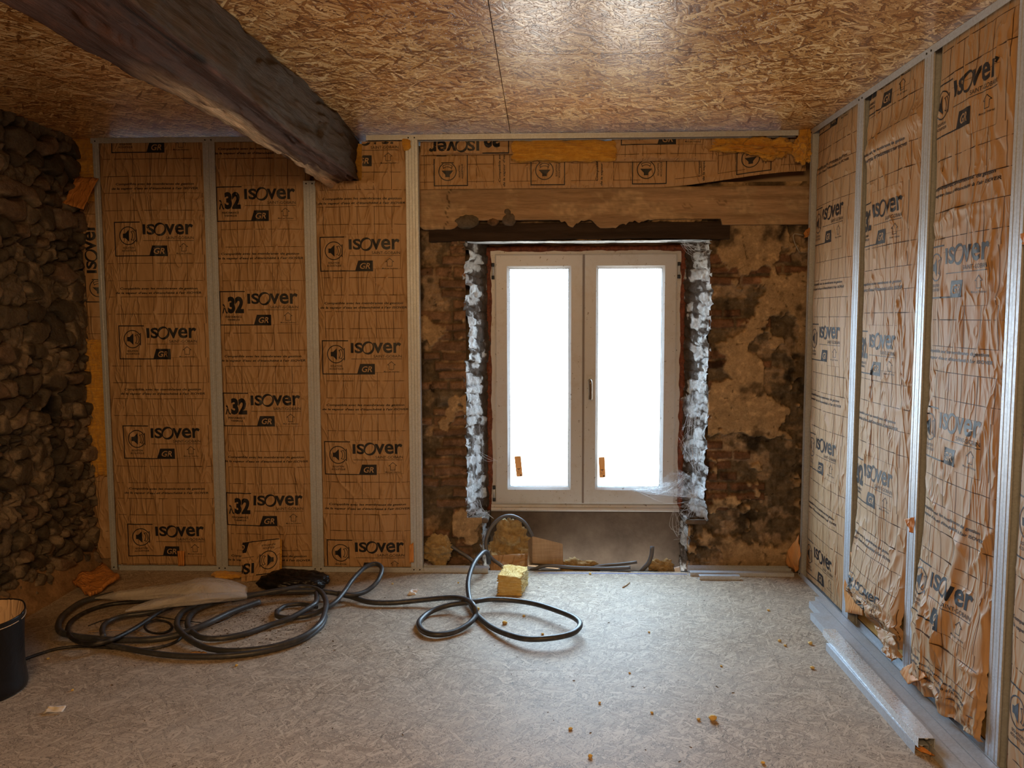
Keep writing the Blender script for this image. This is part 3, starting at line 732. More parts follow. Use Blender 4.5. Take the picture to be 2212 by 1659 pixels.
# ------------------------------------------------------------------ printing on the kraft paper
def subdiv(T, L=.011):
    out = []
    for _ in range(9):
        e = np.stack([np.linalg.norm(T[:, i]-T[:, (i+1) % 3], axis=1) for i in range(3)], 1)
        big = e.max(1) > L; out.append(T[~big]); T = T[big]
        if not len(T): break
        k = e[big].argmax(1); r = np.arange(len(T)); a = T[r, k]; b = T[r, (k+1) % 3]; c = T[r, (k+2) % 3]; mid = (a+b)/2
        T = np.concatenate([np.stack([a, mid, c], 1), np.stack([mid, b, c], 1)])
    if len(T): out.append(T)
    return np.concatenate(out)
def text_tris(s, bold=0.0, shear=0.0):
    cu = bpy.data.curves.new('t', 'FONT'); cu.body = s; cu.size = 1.0; cu.resolution_u = 3; cu.offset = bold; cu.shear = shear; cu.fill_mode = 'FRONT' if hasattr(cu, 'fill_mode') else cu.fill_mode
    o = bpy.data.objects.new('t', cu); COL.objects.link(o); bpy.context.view_layer.update()
    me = bpy.data.meshes.new_from_object(o.evaluated_get(bpy.context.evaluated_depsgraph_get()))
    me.calc_loop_triangles(); V = np.array([v.co[:2] for v in me.vertices]); T = np.array([t.vertices[:] for t in me.loop_triangles])
    bpy.data.objects.remove(o); bpy.data.curves.remove(cu); bpy.data.meshes.remove(me)
    return V[T]
def fit(T, u0, u1, v0, v1):
    """fit text triangles in a box, v measured downwards"""
    mn = T.reshape(-1, 2).min(0); mx = T.reshape(-1, 2).max(0); q = (T-mn)/(mx-mn)
    return np.stack([u0+q[..., 0]*(u1-u0), v1-q[..., 1]*(v1-v0)], -1)
def poly(pts):
    pts = [Vector((p[0], p[1], 0)) for p in pts]
    from mathutils.geometry import tessellate_polygon
    return np.array([[pts[i][:2] for i in t] for t in tessellate_polygon([pts])])
def rect(u0, u1, v0, v1): return poly([(u0, v0), (u1, v0), (u1, v1), (u0, v1)])
def ringp(cu, cv, r0, r1, a0=0, a1=2*pi, n=40, ex=1.0, th=None):
    q = []
    for i in range(n):
        w0 = a0+(a1-a0)*i/n; w1 = a0+(a1-a0)*(i+1)/n
        f = lambda w, r: (cu+cos(w)*r*ex, cv+sin(w)*r)
        i0 = r0 if th is None else r1-th(w0); i1 = r0 if th is None else r1-th(w1)
        a, b, c, d = f(w0, i0), f(w0, r1), f(w1, r1), f(w1, i1); q += [[a, b, c], [a, c, d]]
    return np.array(q)
def logo():
    T = [fit(text_tris('I', .03), .172, .189, .016, .074), fit(text_tris('S', .03), .196, .243, .014, .076)]
    T.append(ringp(.274, .045, 0, .0385, 0, 2*pi, 48, .95, lambda w: .0055+.0085*abs(sin(w*1.0+.75))**1.3))
    T.append(fit(text_tris('ver', .022), .302, .466, .014, .076))
    T.append(fit(text_tris('SAINT-GOBAIN', .004), .306, .467, .086, .102)); T.append(rect(.174, .468, .1085, .1110))
    # arrow pointing up and the note beneath it
    o = [(.408, .124), (.434, .146), (.423, .146), (.423, .172), (.393, .172), (.393, .146), (.382, .146)]
    i_ = [(.408, .128), (.427, .1435), (.4205, .1435), (.4205, .1695), (.3955, .1695), (.3955, .1435), (.389, .1435)]
    for k in range(7):
        a, b, c, d = o[k], o[(k+1) % 7], i_[(k+1) % 7], i_[k]; T.append(np.array([[a, b, c], [a, c, d]]))
    T.append(fit(text_tris("Murs par l'intérieur", .012), .364, .455, .179, .190))
    return T
def frame_block():
    T = [rect(0, .0058, 0, .2), rect(0, .158, 0, .0058), rect(0, .235, .1945, .2)]
    T.append(poly([(.226, .138), (.312, .138), (.312, .2), (.206, .2)]))
    return T
GR = lambda: fit(text_tris('GR', .014, .25), .236, .295, .152, .186)
def block_sound():
    T = logo()+frame_block(); c = (.084, .081)
    T.append(ringp(c[0], c[1], .0485, .0535, .50, 2*pi-.50, 44)); T.append(rect(.131, .1365, .045, .117))
    T.append(poly([(.052, .068), (.066, .068), (.089, .046), (.089, .116), (.066, .094), (.052, .094)]))
    T.append(ringp(.075, .081, .034, .0375, -.75, .75, 14)); T.append(ringp(.075, .081, .0475, .051, -.62, .62, 14))
    for s in (-1, 1):
        a = (.075+.034*cos(.75), .081+s*.034*sin(.75)); b = (.075+.051*cos(.62), .081+s*.051*sin(.62)); d = .0035
        T.append(poly([(a[0], a[1]), (b[0], b[1]), (b[0], b[1]-s*d), (a[0], a[1]-s*d)]))
    T.append(fit(text_tris('ISOLATION', .022), .050, .118, .145, .156)); T.append(fit(text_tris('ACOUSTIQUE', .022), .042, .126, .162, .174))
    return np.concatenate([subdiv(t) for t in T])
def block_heat():
    T = logo()+frame_block()
    T.append(fit(text_tris('32', .055), .052, .150, .032, .130)); T.append(fit(text_tris('λ', .02), .016, .050, .076, .130))
    T.append(fit(text_tris('PERFORMANCE', .022), .034, .136, .144, .156)); T.append(fit(text_tris('THERMIQUE', .022), .046, .124, .162, .174))
    return np.concatenate([subdiv(t) for t in T])
def block_text():
    a = fit(text_tris('Compatible avec les membranes de gestion', .008, .18), .022, .480, -.017, -.0005)
    b = fit(text_tris("de la vapeur d'eau et d'étanchéité à l'air ISOVER", .008, .18), -.004, .502, .0085, .025)
    a, b = subdiv(a), subdiv(b)
    return np.concatenate([q+np.array([dx, dy]) for q in (a, b) for dx, dy in ((-.0005, 0), (.0005, 0), (0, .0004))])
B_SOUND, B_HEAT, B_TEXT, B_GR = block_sound(), block_heat(), block_text(), subdiv(GR())

class Creases:
    def __init__(s, W, H, seed, n, amp, vertical=True, reg=None):
        rs = np.random.RandomState(seed); s.c = []
        for k in range(n):
            L = rs.uniform(.12, .55); ang = rs.normal(0, .28) if rs.rand() < .78 else rs.normal(.9, .5)*rs.choice([-1, 1])
            if not vertical: ang += pi/2
            s.c.append((rs.uniform(0, W), rs.uniform(0, H), ang, L, rs.uniform(.007, .018), rs.uniform(.25, 1)*amp*rs.choice([1, 1, 1, -.7]), rs.uniform(0, 9)))
        s.seed = seed
    def __call__(s, S, T):
        h = np.zeros(S.shape)
        for (a, b, g, L, w, am, ph) in s.c:
            m = (np.abs(S-a) < L) & (np.abs(T-b) < L)
            if not m.any(): continue
            dx, dy = S[m]-a, T[m]-b; al = dx*sin(g)+dy*cos(g); ac = dx*cos(g)-dy*sin(g)
            ac = ac+.012*np.sin(al*14+ph)+.006*np.sin(al*37+ph)
            h[m] += am*np.exp(-np.abs(ac/w)**1.3)*np.clip(1-(2*al/L)**2, 0, 1)
        return h
def sheet(name, O, S, T, N, W, H, prints, seed, mats, parent=None, ncre=74, amp=.0085, bulge=.016, tuck=.03, edge=None, vlines=True, lines=None, res=.0075, extra=None, shape=None):
    """a sheet of printed paper: grid surface + ink and ruled lines lying on it, one mesh"""
    O, S, T, N = (np.array(q, float) for q in (O, S, T, N))
    n = int(W/res)+2; m = int(H/res)+2; su = np.linspace(0, W, n); tv = np.linspace(0, H, m)
    SS, TT = np.meshgrid(su, tv, indexing='ij')
    cr = Creases(W, H, seed, ncre, amp, H > W*.6)
    h = cr(SS, TT)+bulge*np.sin(pi*np.clip(SS/W, 0, 1))*np.minimum(1, np.sin(pi*np.clip(TT/H, 0, 1))*3)
    h += .012*(fbm(SS*3.5, TT*2.2, seed, 3)-.5)+.005*(fbm(SS*16, TT*8, seed+2, 3)-.5)
    h -= tuck*(np.exp(-SS/.014)+np.exp(-(W-SS)/.014))
    if extra is not None: h = h+extra(SS, TT)
    dS = np.zeros_like(SS); dT = np.zeros_like(SS)
    if edge is not None: dS, dT = edge(SS, TT, W, H)
    def bil(q, s, t):
        i = np.clip(s/W*(n-1), 0, n-1.001); j = np.clip(t/H*(m-1), 0, m-1.001); i0 = i.astype(int); j0 = j.astype(int); fi = i-i0; fj = j-j0
        return q[i0, j0]*(1-fi)*(1-fj)+q[i0+1, j0]*fi*(1-fj)+q[i0, j0+1]*(1-fi)*fj+q[i0+1, j0+1]*fi*fj
    def world(s, t, up=0.0):
        hh = bil(h, s, t)+up; a = s+bil(dS, s, t); c = t+bil(dT, s, t)
        return O+a[..., None]*S+c[..., None]*T+hh[..., None]*N
    keepq = None
    if shape is not None: 
        cs = (SS[:-1, :-1]+SS[1:, 1:])/2; ct = (TT[:-1, :-1]+TT[1:, 1:])/2; keepq = shape(cs, ct)
    flip = np.dot(np.cross(S, T), N) < 0
    Fq = gridfaces(n, m, keepq, flip=not flip)
    Vg = world(SS.ravel(), TT.ravel()); faces = [np.concatenate([Fq[:, [0, 1, 2]], Fq[:, [0, 2, 3]]])]; mi = [np.zeros(2*len(Fq), int)]; V = [Vg]; k = len(Vg)
    def put(tri, slot, up):
        nonlocal k
        c = tri.mean(1); ok = (c[:, 0] > .004) & (c[:, 0] < W-.004) & (c[:, 1] > .004) & (c[:, 1] < H-.004)
        if shape is not None: ok &= shape(c[:, 0], c[:, 1])
        tri = tri[ok]
        if not len(tri): return
        # keep every triangle facing the room
        a = (tri[:, 1]-tri[:, 0]); b_ = (tri[:, 2]-tri[:, 0]); w = a[:, 0]*b_[:, 1]-a[:, 1]*b_[:, 0]
        fl = (w < 0) != flip; tri = tri.copy(); tri[fl] = tri[fl][:, ::-1]
        p = np.clip(tri.reshape(-1, 2), 0, [W, H]); V.append(world(p[:, 0], p[:, 1], up)); faces.append(np.arange(k, k+len(p)).reshape(-1, 3)); mi.append(np.full(len(tri), slot)); k += len(p)
    for (kind, s0, t0, rot) in prints:
        ca, sa = cos(rot), sin(rot)
        def pl(tri): return np.stack([s0+tri[..., 0]*ca+tri[..., 1]*sa, t0+tri[..., 0]*sa-tri[..., 1]*ca], -1)
        if kind == 'text': put(pl(B_TEXT), 1, .0011)
        else:
            put(pl(B_SOUND if kind == 'sound' else B_HEAT), 1, .0011); put(pl(B_GR), 0, .0018)
    lw = .0013
    if lines is not None:
        (kind, s0, t0, rot) = lines; ca, sa = cos(rot), sin(rot); segs = []
        for p in range(-5, 6):
            for vv in (.25, .35, .445, .545): segs.append((-.8, 1.6, p*.6+vv, p*.6+vv))
        R = []
        for (u0, u1, v0, v1) in segs: R.append(rect(u0, u1, v0-lw, v0+lw))
        for p in range(-5, 6):
            for uu in np.arange(-.775, 1.6, .1):
                for (a, c) in ((.2, .35), (.445, .6)): R.append(rect(uu-lw, uu+lw, p*.6+a, p*.6+c))
            for uu in (.515, .615, -.085, -.185): R.append(rect(uu-lw, uu+lw, p*.6, p*.6+.2))
            R.append(rect(.158, .47, p*.6-.0006, p*.6+.0006)); R.append(rect(.31, .47, p*.6+.1994, p*.6+.2006)); R.append(rect(.4694, .4706, p*.6, p*.6+.2))
        A = np.concatenate(R)
        q = np.stack([s0+A[..., 0]*ca+A[..., 1]*sa, t0+A[..., 0]*sa-A[..., 1]*ca], -1)
        bb0 = q.min(1); bb1 = q.max(1); ok = (bb1[:, 0] > 0) & (bb0[:, 0] < W) & (bb1[:, 1] > 0) & (bb0[:, 1] < H)
        q = subdiv(q[ok], .02); put(q, 2, .0007)
    return mesh_np(name, np.concatenate(V), np.concatenate(faces), mats, mi=np.concatenate(mi), parent=parent)
PM = [m_paper, m_ink, m_line]
def bay_prints(kind, s0, tops, H):
    P = []
    for t in tops: P.append((kind, s0, t, 0))
    ts = sorted(tops); allt = [ts[0]-.6]+ts
    for t in allt: P.append(('text', s0, t+.205, 0))
    return P, (kind, s0, ts[0], 0)
def batt(O, S, N, W, H, kind, s0, tops, seed, label, **kw):
    root = empty('insulation_batt', tuple(O))
    P, ln = bay_prints(kind, s0, tops, H)
    f = sheet('paper_facing', O, S, (0, 0, 1), N, W, H, P, seed, PM, root, lines=ln, **kw); local(f)
    # the wool core behind the facing
    O_, S_, N_ = np.array(O, float), np.array(S, float), np.array(N, float)
    b = MB(); p = [O_-N_*.035+S_*.004, O_-N_*.035+S_*(W-.004), O_-N_*.10+S_*(W-.004), O_-N_*.10+S_*.004]
    v = [q+np.array([0, 0, .004]) for q in p]+[q+np.array([0, 0, H-.004]) for q in p]
    b.add(v, [(0, 1, 2, 3), (4, 5, 6, 7), (0, 1, 5, 4), (1, 2, 6, 5), (2, 3, 7, 6), (3, 0, 4, 7)]); local(b.build('wool_core', m_wool, root))
    setp(root, label, 'insulation', 'paper-faced insulation batts'); return root
YP = YF+.014; zb = .030
N0 = (0, -1, 0); SX = (1, 0, 0)
batt((-2.588, YP, zb), SX, N0, .665, 2.505, 'sound', .098, [z-zb for z in (2.67, 2.076, 1.474, .881, .285)], 101, 'paper-faced insulation batt in the bay beside the stone wall, printed with loudspeaker signs')
batt((-1.907, YP, zb), SX, N0, .566, 2.505, 'heat', .022, [z-zb for z in (2.273, 1.672, 1.076, .477)], 202, 'paper-faced insulation batt in the middle bay left of the window, printed with a large 32')
def beamcut(s, t): return ~((t > 2.262) & (s < .30))
batt((-1.324, YP, zb), SX, N0, .578, 2.49, 'sound', .041, [z-zb for z in (2.58, 1.982, 1.384, .789, .196)], 303, 'paper-faced insulation batt in the bay under the beam end, printed with loudspeaker signs', shape=beamcut,
     extra=lambda S, T: .02*np.exp(-((T-2.25)/.04)**2)*(S < .4)+.035*sst(2.2, 2.45, T)*(ridge(S*9, T*9, 4)-.5)*sst(.35, .5, S))
NR = (-1, 0, 0); SR = (0, -1, 0); XP = XR+.014
batt((XP, 4.635, zb), SR, NR, .640, 2.505, 'sound', .005, [z-zb for z in (2.70, 2.101, 1.474, .868, .257)], 404, 'paper-faced insulation batt in the corner bay of the right-hand wall', amp=.0075)
def hem(S, T, W, H):  # narrowed, sagging foot of a slipped batt
    k = sst(.55, .0, T); return .075*k*np.clip(1-S/W, 0, 1)*1.0, .10*sst(.35, 0, T)*(.6+.8*fbm(S*9, S*0+3, 5, 3))
def sag(S, T): return .050*sst(.55, .12, T)+.055*sst(.28, .02, T)*(ridge(S*11, T*13, 9, 3)-.4)-.05*sst(.08, 0, T)
batt((XP, 3.937, zb), SR, NR, .602, 2.505, 'heat', -.025, [z-zb for z in (2.635, 2.035, 1.447, .846, .274)], 505, 'slipped insulation batt with a large 32 in the second bay of the right-hand wall', amp=.0095, ncre=80, edge=hem, extra=lambda S, T: sag(S, T)+.022*np.exp(-((T-2.22-.12*S)/.05)**2)*sst(0, .1, S))
def rip(S, T): return .04*sst(.6, .15, T)+.045*sst(.20, .02, T)*(ridge(S*10, T*12, 19, 3)-.4)+.018*np.exp(-((S-.30-.25*(T-.45))/.03)**2)*sst(.9, .5, T)*sst(.05, .25, T)
batt((XP, 3.259, zb), SR, NR, .560, 2.505, 'sound', -.018, [z-zb for z in (2.388, 1.781, 1.166, .55)], 606, 'crumpled torn paper-faced insulation batt in the third bay of the right-hand wall', amp=.0105, ncre=90, edge=lambda S, T, W, H: (.06*sst(.4, 0, T)*np.clip(1-S/W, 0, 1), .05*sst(.25, 0, T)*(.4+fbm(S*9, S*0+7, 5, 3))), extra=rip)
batt((XP, 2.624, zb), SR, NR, .62, 2.505, 'sound', .005, [z-zb for z in (2.75, 2.15, 1.55, .95, .338)], 707, 'paper-faced insulation batt nearest the camera on the right-hand wall', amp=.009)

# header insulation over the window
def piece(name, O, S, T, N, W, H, prints, seed, label, lines=None, thick=.05, wool=m_wool, cat='insulation', grp=None, lift=0.0, **kw):
    root = empty(name, tuple(O)); local(sheet('paper_facing', O, S, T, N, W, H, prints, seed, PM, root, lines=lines, **kw))
    O, S, T, N = (np.array(q, float) for q in (O, S, T, N))
    n = max(4, int(W/.012)); m = max(4, int(H/.012)); su = np.linspace(.002, W-.002, n); tv = np.linspace(.002+lift, H-.002, m); A, B = np.meshgrid(su, tv, indexing='ij')
    e = np.minimum(np.minimum(A, W-A), np.minimum(B, H-B)); rr = sst(0, .02, e)
    f = -.012-.012*fbm(A*20, B*20, seed)-.01*(1-rr); Vf = O+A[..., None]*S+B[..., None]*T+f[..., None]*N
    bk = -thick*(.4+.6*rr)-.012*fbm(A*14, B*14, seed+1); Vb = O+A[..., None]*S+B[..., None]*T+bk[..., None]*N
    V = np.concatenate([Vf.reshape(-1, 3), Vb.reshape(-1, 3)]); q = gridfaces(n, m); Fc = [tuple(x) for x in q]+[tuple(x[::-1]+n*m) for x in q]
    lp = [i*m for i in range(n)]+[(n-1)*m+j for j in range(1, m)]+[i*m+m-1 for i in range(n-2, -1, -1)]+[j for j in range(m-2, 0, -1)]
    for a, c in zip(lp, lp[1:]+lp[:1]): Fc.append((a, c, c+n*m, a+n*m))
    local(mesh_np('wool_core', V, Fc, wool, parent=root)); setp(root, label, cat, grp); return root
r90 = pi/2
O = (-.715, 4.795, 2.262); ux = lambda px, py=380: ony(px, py, 4.79)[0]+.715
hp = []; xs0 = [ux(937), ux(1146), ux(1365), ux(1590)]
for k, x in enumerate(xs0):
    hp.append(('sound', x, .016, r90)); hp.append(('text', x+.395, .016, r90))
tiltT = lambda S, T, W, H: (0*S, .085*sst(1.35, 2.25, S)*1.0)
piece('insulation_batt', O, SX, (0, 0, 1), N0, 2.235, .215, hp, 811, 'long paper-faced insulation strip laid sideways above the timber plate over the window', ('sound', xs0[0], .016, r90), .08, lift=.10, edge=tiltT, amp=.004, bulge=.01, tuck=.004, ncre=50)
P = ony(1108, 325, 4.76)
piece('insulation_piece', (-.70, 4.765, 2.452), SX, (.0, 0, 1), N0, .555, .085, [('heat', .515, .004, pi)], 822, 'folded paper-faced insulation scrap with upside-down print, tucked above the window at left', ('heat', .515, .004, pi), .05, amp=.007, ncre=18, bulge=.02, tuck=.004)
piece('insulation_piece', (.405, 4.765, 2.405), SX, (0.0, 0, 1), N0, .60, .135, [('sound', .05, .288, 0)], 833, 'creased paper-faced insulation scrap with an arrow mark, tucked above the window at right', ('sound', .05, .288, 0), .05, amp=.007, ncre=22, bulge=.02, tuck=.004)
def wool_lump(name, box, mat, seed, label, cat='insulation', grp=None, stretch=(1, 1, 1), amp=.5, rot=0.0, sub=5, layers=0.0, parent=None, shape_pow=2.6):
    (x0, x1), (y0, y1), (z0, z1) = box
    bm = bmesh.new(); bmesh.ops.create_icosphere(bm, subdivisions=sub, radius=1.0); P = np.array([v.co[:] for v in bm.verts]); Fc = np.array([[v.index for v in f.verts] for f in bm.faces]); bm.free()
    nrm = (np.abs(P)**shape_pow).sum(1)**(1/shape_pow); Q = P/nrm[:, None]
    hx, hy, hz = (x1-x0)/2, (y1-y0)/2, (z1-z0)/2
    w = Q*np.array([hx, hy, hz]); n1 = fbm(w[:, 0]*22*stretch[0]+seed, w[:, 2]*22*stretch[2]+w[:, 1]*13, seed, 4)-.5; n2 = fbm(w[:, 1]*26+seed, w[:, 2]*30*stretch[2]+w[:, 0]*9, seed+4, 4)-.5
    mn = (min(hx, hy, hz)*hx*hz)**(1/3)*.6; n3 = ridge(w[:, 0]*60+seed, w[:, 2]*70*stretch[2]+w[:, 1]*40, seed+8, 3)-.5; n4 = fbm(w[:, 0]*120+w[:, 1]*50, w[:, 2]*140+seed, seed+5, 3)-.5
    w = w+Q*(amp*mn*(1.5*n1+1.5*n2+.5*n3+.35*n4))[:, None]
    if layers: w[:, :2] += Q[:, :2]*(layers*np.sin(w[:, 2]/hz*18+3*n1))[:, None]
    c, s = cos(rot), sin(rot); w[:, [0, 1]] = np.stack([w[:, 0]*c-w[:, 1]*s, w[:, 0]*s+w[:, 1]*c], -1)
    V = w+np.array([(x0+x1)/2, (y0+y1)/2, (z0+z1)/2])
    o = mesh_np(name, V, Fc, mat, parent=parent)
    if label: setp(o, label, cat, grp)
    return o
def bx(px0, px1, py0, py1, y, dy):
    a = ony(px0, py1, y); c = ony(px1, py0, y); return ((a[0], c[0]), (y-dy, y+dy), (a[2], c[2]))
wool_lump('wool_strip', bx(1106, 1332, 303, 349, 4.765, .025), m_wool, 3, 'flat yellow glass wool strip wedged above the middle of the window', shape_pow=7, amp=.35)
wool_lump('wool_bundle', bx(1545, 1722, 298, 334, 4.765, .03), m_wool, 8, 'crumpled yellow glass wool roll under the end of the top track', shape_pow=2.6, amp=1.6, stretch=(.5, 1, 2.6))
wool_lump('wool_tuft', bx(1715, 1758, 284, 352, 4.70, .03), m_wool, 13, 'yellow glass wool tuft stuffed into the upper corner at right', amp=1.7, shape_pow=1.7, stretch=(2, 1, .7))
wool_lump('wool_tuft', bx(866, 888, 298, 326, 4.69, .012), m_wool, 14, 'small yellow wool tuft at the top of the bay beside the beam end', amp=1.0, sub=3)

# strip of insulation between the stone wall and the first stud
xa, xb = -2.715, -2.600
def strip_paper(z0, z1, prints, seed, label, lines):
    return piece('insulation_strip', (xa, 4.735, z0), SX, (0, 0, 1), N0, xb-xa, z1-z0, prints, seed, label, lines, .08, amp=.006, ncre=10, bulge=.012, tuck=.004)
wool_lump('wool_strip', ((xa-.03, xb+.012), (4.70, 4.82), (2.20, 2.56)), m_wool, 31, 'yellow glass wool packed at the top between stone wall and frame', shape_pow=9, amp=.35)
wool_lump('wool_strip', ((xa, xb+.004), (4.705, 4.82), (.575, 1.395)), m_wool, 33, 'tall yellow glass wool strip halfway up beside the stone wall', shape_pow=9, amp=.35)
strip_paper(1.36, 2.20, [('sound', .02, .25, r90)], 841, 'paper-faced insulation strip with sideways print beside the stone wall', ('sound', .02, .25, r90))
strip_paper(.06, .60, [('sound', .33, .52, 0)], 842, 'ruled paper-faced insulation strip low beside the stone wall', ('sound', .09, .42, 0))
# folded flap of paper hanging over the stones
def flap(name, quad, mat, label, seed, thick=.002, amp=.012, cat='paper', sub=14, grp=None):
    Q = np.array(quad, float); u = np.linspace(0, 1, sub); A, B = np.meshgrid(u, u, indexing='ij')
    P = (Q[0]*((1-A)*(1-B))[..., None]+Q[1]*(A*(1-B))[..., None]+Q[2]*(A*B)[..., None]+Q[3]*((1-A)*B)[..., None])
    nn = np.cross(Q[1]-Q[0], Q[3]-Q[0]); nn /= np.linalg.norm(nn)
    h = amp*((fbm(A*3+seed, B*3, seed, 3)-.5)*2+.8*(ridge(A*4+seed, B*2, seed+2, 2)-.5)); e = .04*(fbm(A*5, B*5, seed+7, 3)-.5)
    P = P+h[..., None]*nn+e[..., None]*(Q[1]-Q[0])*.6
    V = np.concatenate([P.reshape(-1, 3), (P-thick*nn).reshape(-1, 3)]); q = gridfaces(sub, sub); m = sub; n = sub
    Fc = [tuple(x) for x in q]+[tuple(x[::-1]+n*m) for x in q]
    lp = [i*m for i in range(n)]+[(n-1)*m+j for j in range(1, m)]+[i*m+m-1 for i in range(n-2, -1, -1)]+[j for j in range(m-2, 0, -1)]
    for a, c in zip(lp, lp[1:]+lp[:1]): Fc.append((a, c, c+n*m, a+n*m))
    o = mesh_np(name, V, Fc, mat)
    if label: setp(o, label, cat, grp)
    return o
flap('torn_paper', [ony(164, 384, 4.66), ony(212, 384, 4.66), ony(180, 452, 4.56), ony(136, 440, 4.56)], m_paper_in, 'torn brown paper flap folded over the stones beside the frame', 3)
flap('wool_scrap', [onz(157, 1258, .03), onz(222, 1223, .05), onz(258, 1250, .03), onz(194, 1290, .02)], m_paper_in, 'torn orange paper and wool scrap in the floor corner by the stone wall', 5, .02, .02)
# torn paper along the right-hand wall
flap('torn_paper', [onx(1724, 1155, 1.46), onx(1728, 1215, 1.47), ony(1722, 1236, 4.66), ony(1692, 1214, 4.72)], m_paper_in, 'bright orange paper tongue sticking out low in the right-hand corner', 7)
flap('torn_paper', [onx(1955, 1122, 1.49), onx(1975, 1117, 1.50), onx(1974, 1152, 1.50), onx(1966, 1150, 1.49)], m_paper_in, 'small orange torn corner over the second steel pair on the right', 9, amp=.004)
flap('torn_paper', [onx(1942, 1450, 1.47), onx(1982, 1428, 1.49), onx(2000, 1462, 1.46), onx(1962, 1478, 1.45)], m_paper_in, 'orange paper corner folded up at the foot of the second steel pair', 11, amp=.006)
flap('torn_paper', [onx(1823, 1195, 1.515), onx(1842, 1192, 1.52), onx(1866, 1330, 1.51), onx(1826, 1322, 1.50)], m_paper_in, 'long orange paper side showing at the foot of the slipped batt', 13, amp=.008)
flap('torn_paper', [onx(1893, 1352, 1.47), onx(1936, 1375, 1.46), onx(1936, 1432, 1.46), onx(1903, 1408, 1.44)], m_paper, 'crumpled brown paper end drooping under the slipped batt', 15, amp=.03)
flap('torn_paper', [onx(1736, 515, 1.503), onx(1748, 510, 1.506), onx(1750, 490, 1.507), onx(1738, 500, 1.504)], m_paper_in, 'small torn paper bit halfway up the corner stud', 17, amp=.006)
flap('torn_paper', [onx(2206, 505, 1.50), onx(2222, 500, 1.50), onx(2222, 530, 1.50), onx(2209, 528, 1.50)], m_paper_in, 'orange torn edge beside the steel pair nearest the camera', 19, amp=.004)

# ------------------------------------------------------------------ things on the floor
# conduits
def zpath(pts): return [onz(*p) if len(p) == 3 else onz(p[0], p[1], .016) for p in pts]
def cable(name, P, r, mat, label, n=10, cat='cable', grp=None, step=.014):
    o = tube(name, P, r, mat, n, step=step); setp(o, label, cat, grp); return o
r1 = .0135
A = [(1056, 1216, .06), (1054, 1199, .12), (1046, 1192, .15), (1029, 1209, .14), (1017, 1233, .11), (1011, 1263, .07), (1015, 1297, .03), (1027, 1324, .018), (1056, 1351, .018), (1090, 1368, .025), (1137, 1380, .035), (1192, 1378, .045), (1236, 1368, .05), (1253, 1351, .055), (1243, 1336, .055), (1209, 1321, .055), (1158, 1305, .05), (1107, 1297, .05), (1056, 1295, .055), (1022, 1300, .058), (971, 1307, .04), (931, 1321, .022), (909, 1338, .018), (905, 1351, .018), (917, 1365, .018), (944, 1371, .018), (981, 1365, .018), (1012, 1348, .03), (1027, 1328, .048), (1022, 1307, .085), (1005, 1295, .07), (971, 1291, .05), (903, 1297, .03), (846, 1302, .022), (795, 1300, .022), (751, 1287, .028), (700, 1278, .045), (640, 1277, .05), (584, 1280, .05), (503, 1290, .045), (448, 1301, .04), (402, 1317, .04), (386, 1333, .04), (382, 1346, .04), (386, 1360, .04), (410, 1382, .03), (448, 1400, .02), (503, 1406, .02), (584, 1398, .025), (652, 1376, .035), (690, 1348, .05), (702, 1320, .055), (703, 1295, .055), (687, 1274, .055), (652, 1268, .06), (611, 1274, .065), (560, 1283, .06), (500, 1296, .055)]
cable('electrical_conduit', zpath(A), r1, m_cable, 'long grey conduit looping twice in front of the wool block and into the coil')
Bp = [(600, 1286, .02), (684, 1280, .045), (683, 1300, .05), (665, 1314, .045), (625, 1336, .03), (584, 1350, .02), (530, 1369, .018), (475, 1379, .018), (435, 1377, .02), (413, 1363, .025), (405, 1350, .028), (410, 1331, .03), (435, 1312, .03), (503, 1292, .025), (590, 1282, .02)]
cable('electrical_conduit', zpath(Bp[1:-1]), r1, m_cable, 'inner turn of grey conduit lying inside the big coil')
Cp = [(703, 1331, .016), (692, 1354, .016), (652, 1382, .016), (584, 1404, .016), (503, 1416, .016), (421, 1418, .016), (353, 1414, .016), (286, 1403, .016), (240, 1394, .016), (200, 1380, .018)]
cable('electrical_conduit', zpath(Cp), r1, m_cable, 'front arc of grey conduit at the near edge of the big coil')
Dp = [(598, 1320, .018), (600, 1331, .018), (625, 1334, .018), (665, 1330, .022), (700, 1316, .035), (725, 1300, .05), (745, 1276, .07), (761, 1253, .09), (788, 1226, .125), (812, 1218, .135), (825, 1229, .12), (815, 1256, .08), (791, 1277, .05), (761, 1285, .05), (730, 1281, .06)]
cable('electrical_conduit', zpath(Dp), .0125, m_cable, 'grey conduit with a raised narrow loop between coil and floor track')
Dq = [(684, 1311, .03), (652, 1305, .018), (616, 1309, .018), (598, 1320, .018)]
cable('electrical_conduit', zpath(Dq), .0105, m_cable, 'short bent conduit end inside the right of the coil')
Ep = [(245, 1283, .03), (181, 1299, .03), (140, 1326, .03), (126, 1349, .03), (132, 1366, .028), (160, 1374, .025), (181, 1377, .022), (241, 1382, .018), (316, 1382, .018), (377, 1373, .02), (440, 1350, .035), (500, 1322, .04), (560, 1300, .04)]
cable('electrical_conduit', zpath(Ep), .015, m_cable, 'thick dark conduit sweeping round the far left of the coil')
Fp = [(330, 1297, .018), (241, 1305, .018), (187, 1321, .018), (154, 1342, .02), (146, 1363, .03), (160, 1382, .04), (196, 1391, .045), (241, 1382, .05), (286, 1360, .05), (319, 1339, .05), (347, 1321, .05), (377, 1309, .05), (407, 1306, .045), (482, 1297, .04)]
cable('black_cable', zpath(Fp), .0105, m_cable_k, 'thinner black cable crossing over the left part of the coil')
Gp = [(223, 1375, .03), (221, 1357, .032), (235, 1342, .035), (271, 1330, .035), (316, 1324, .035), (372, 1312, .035)]
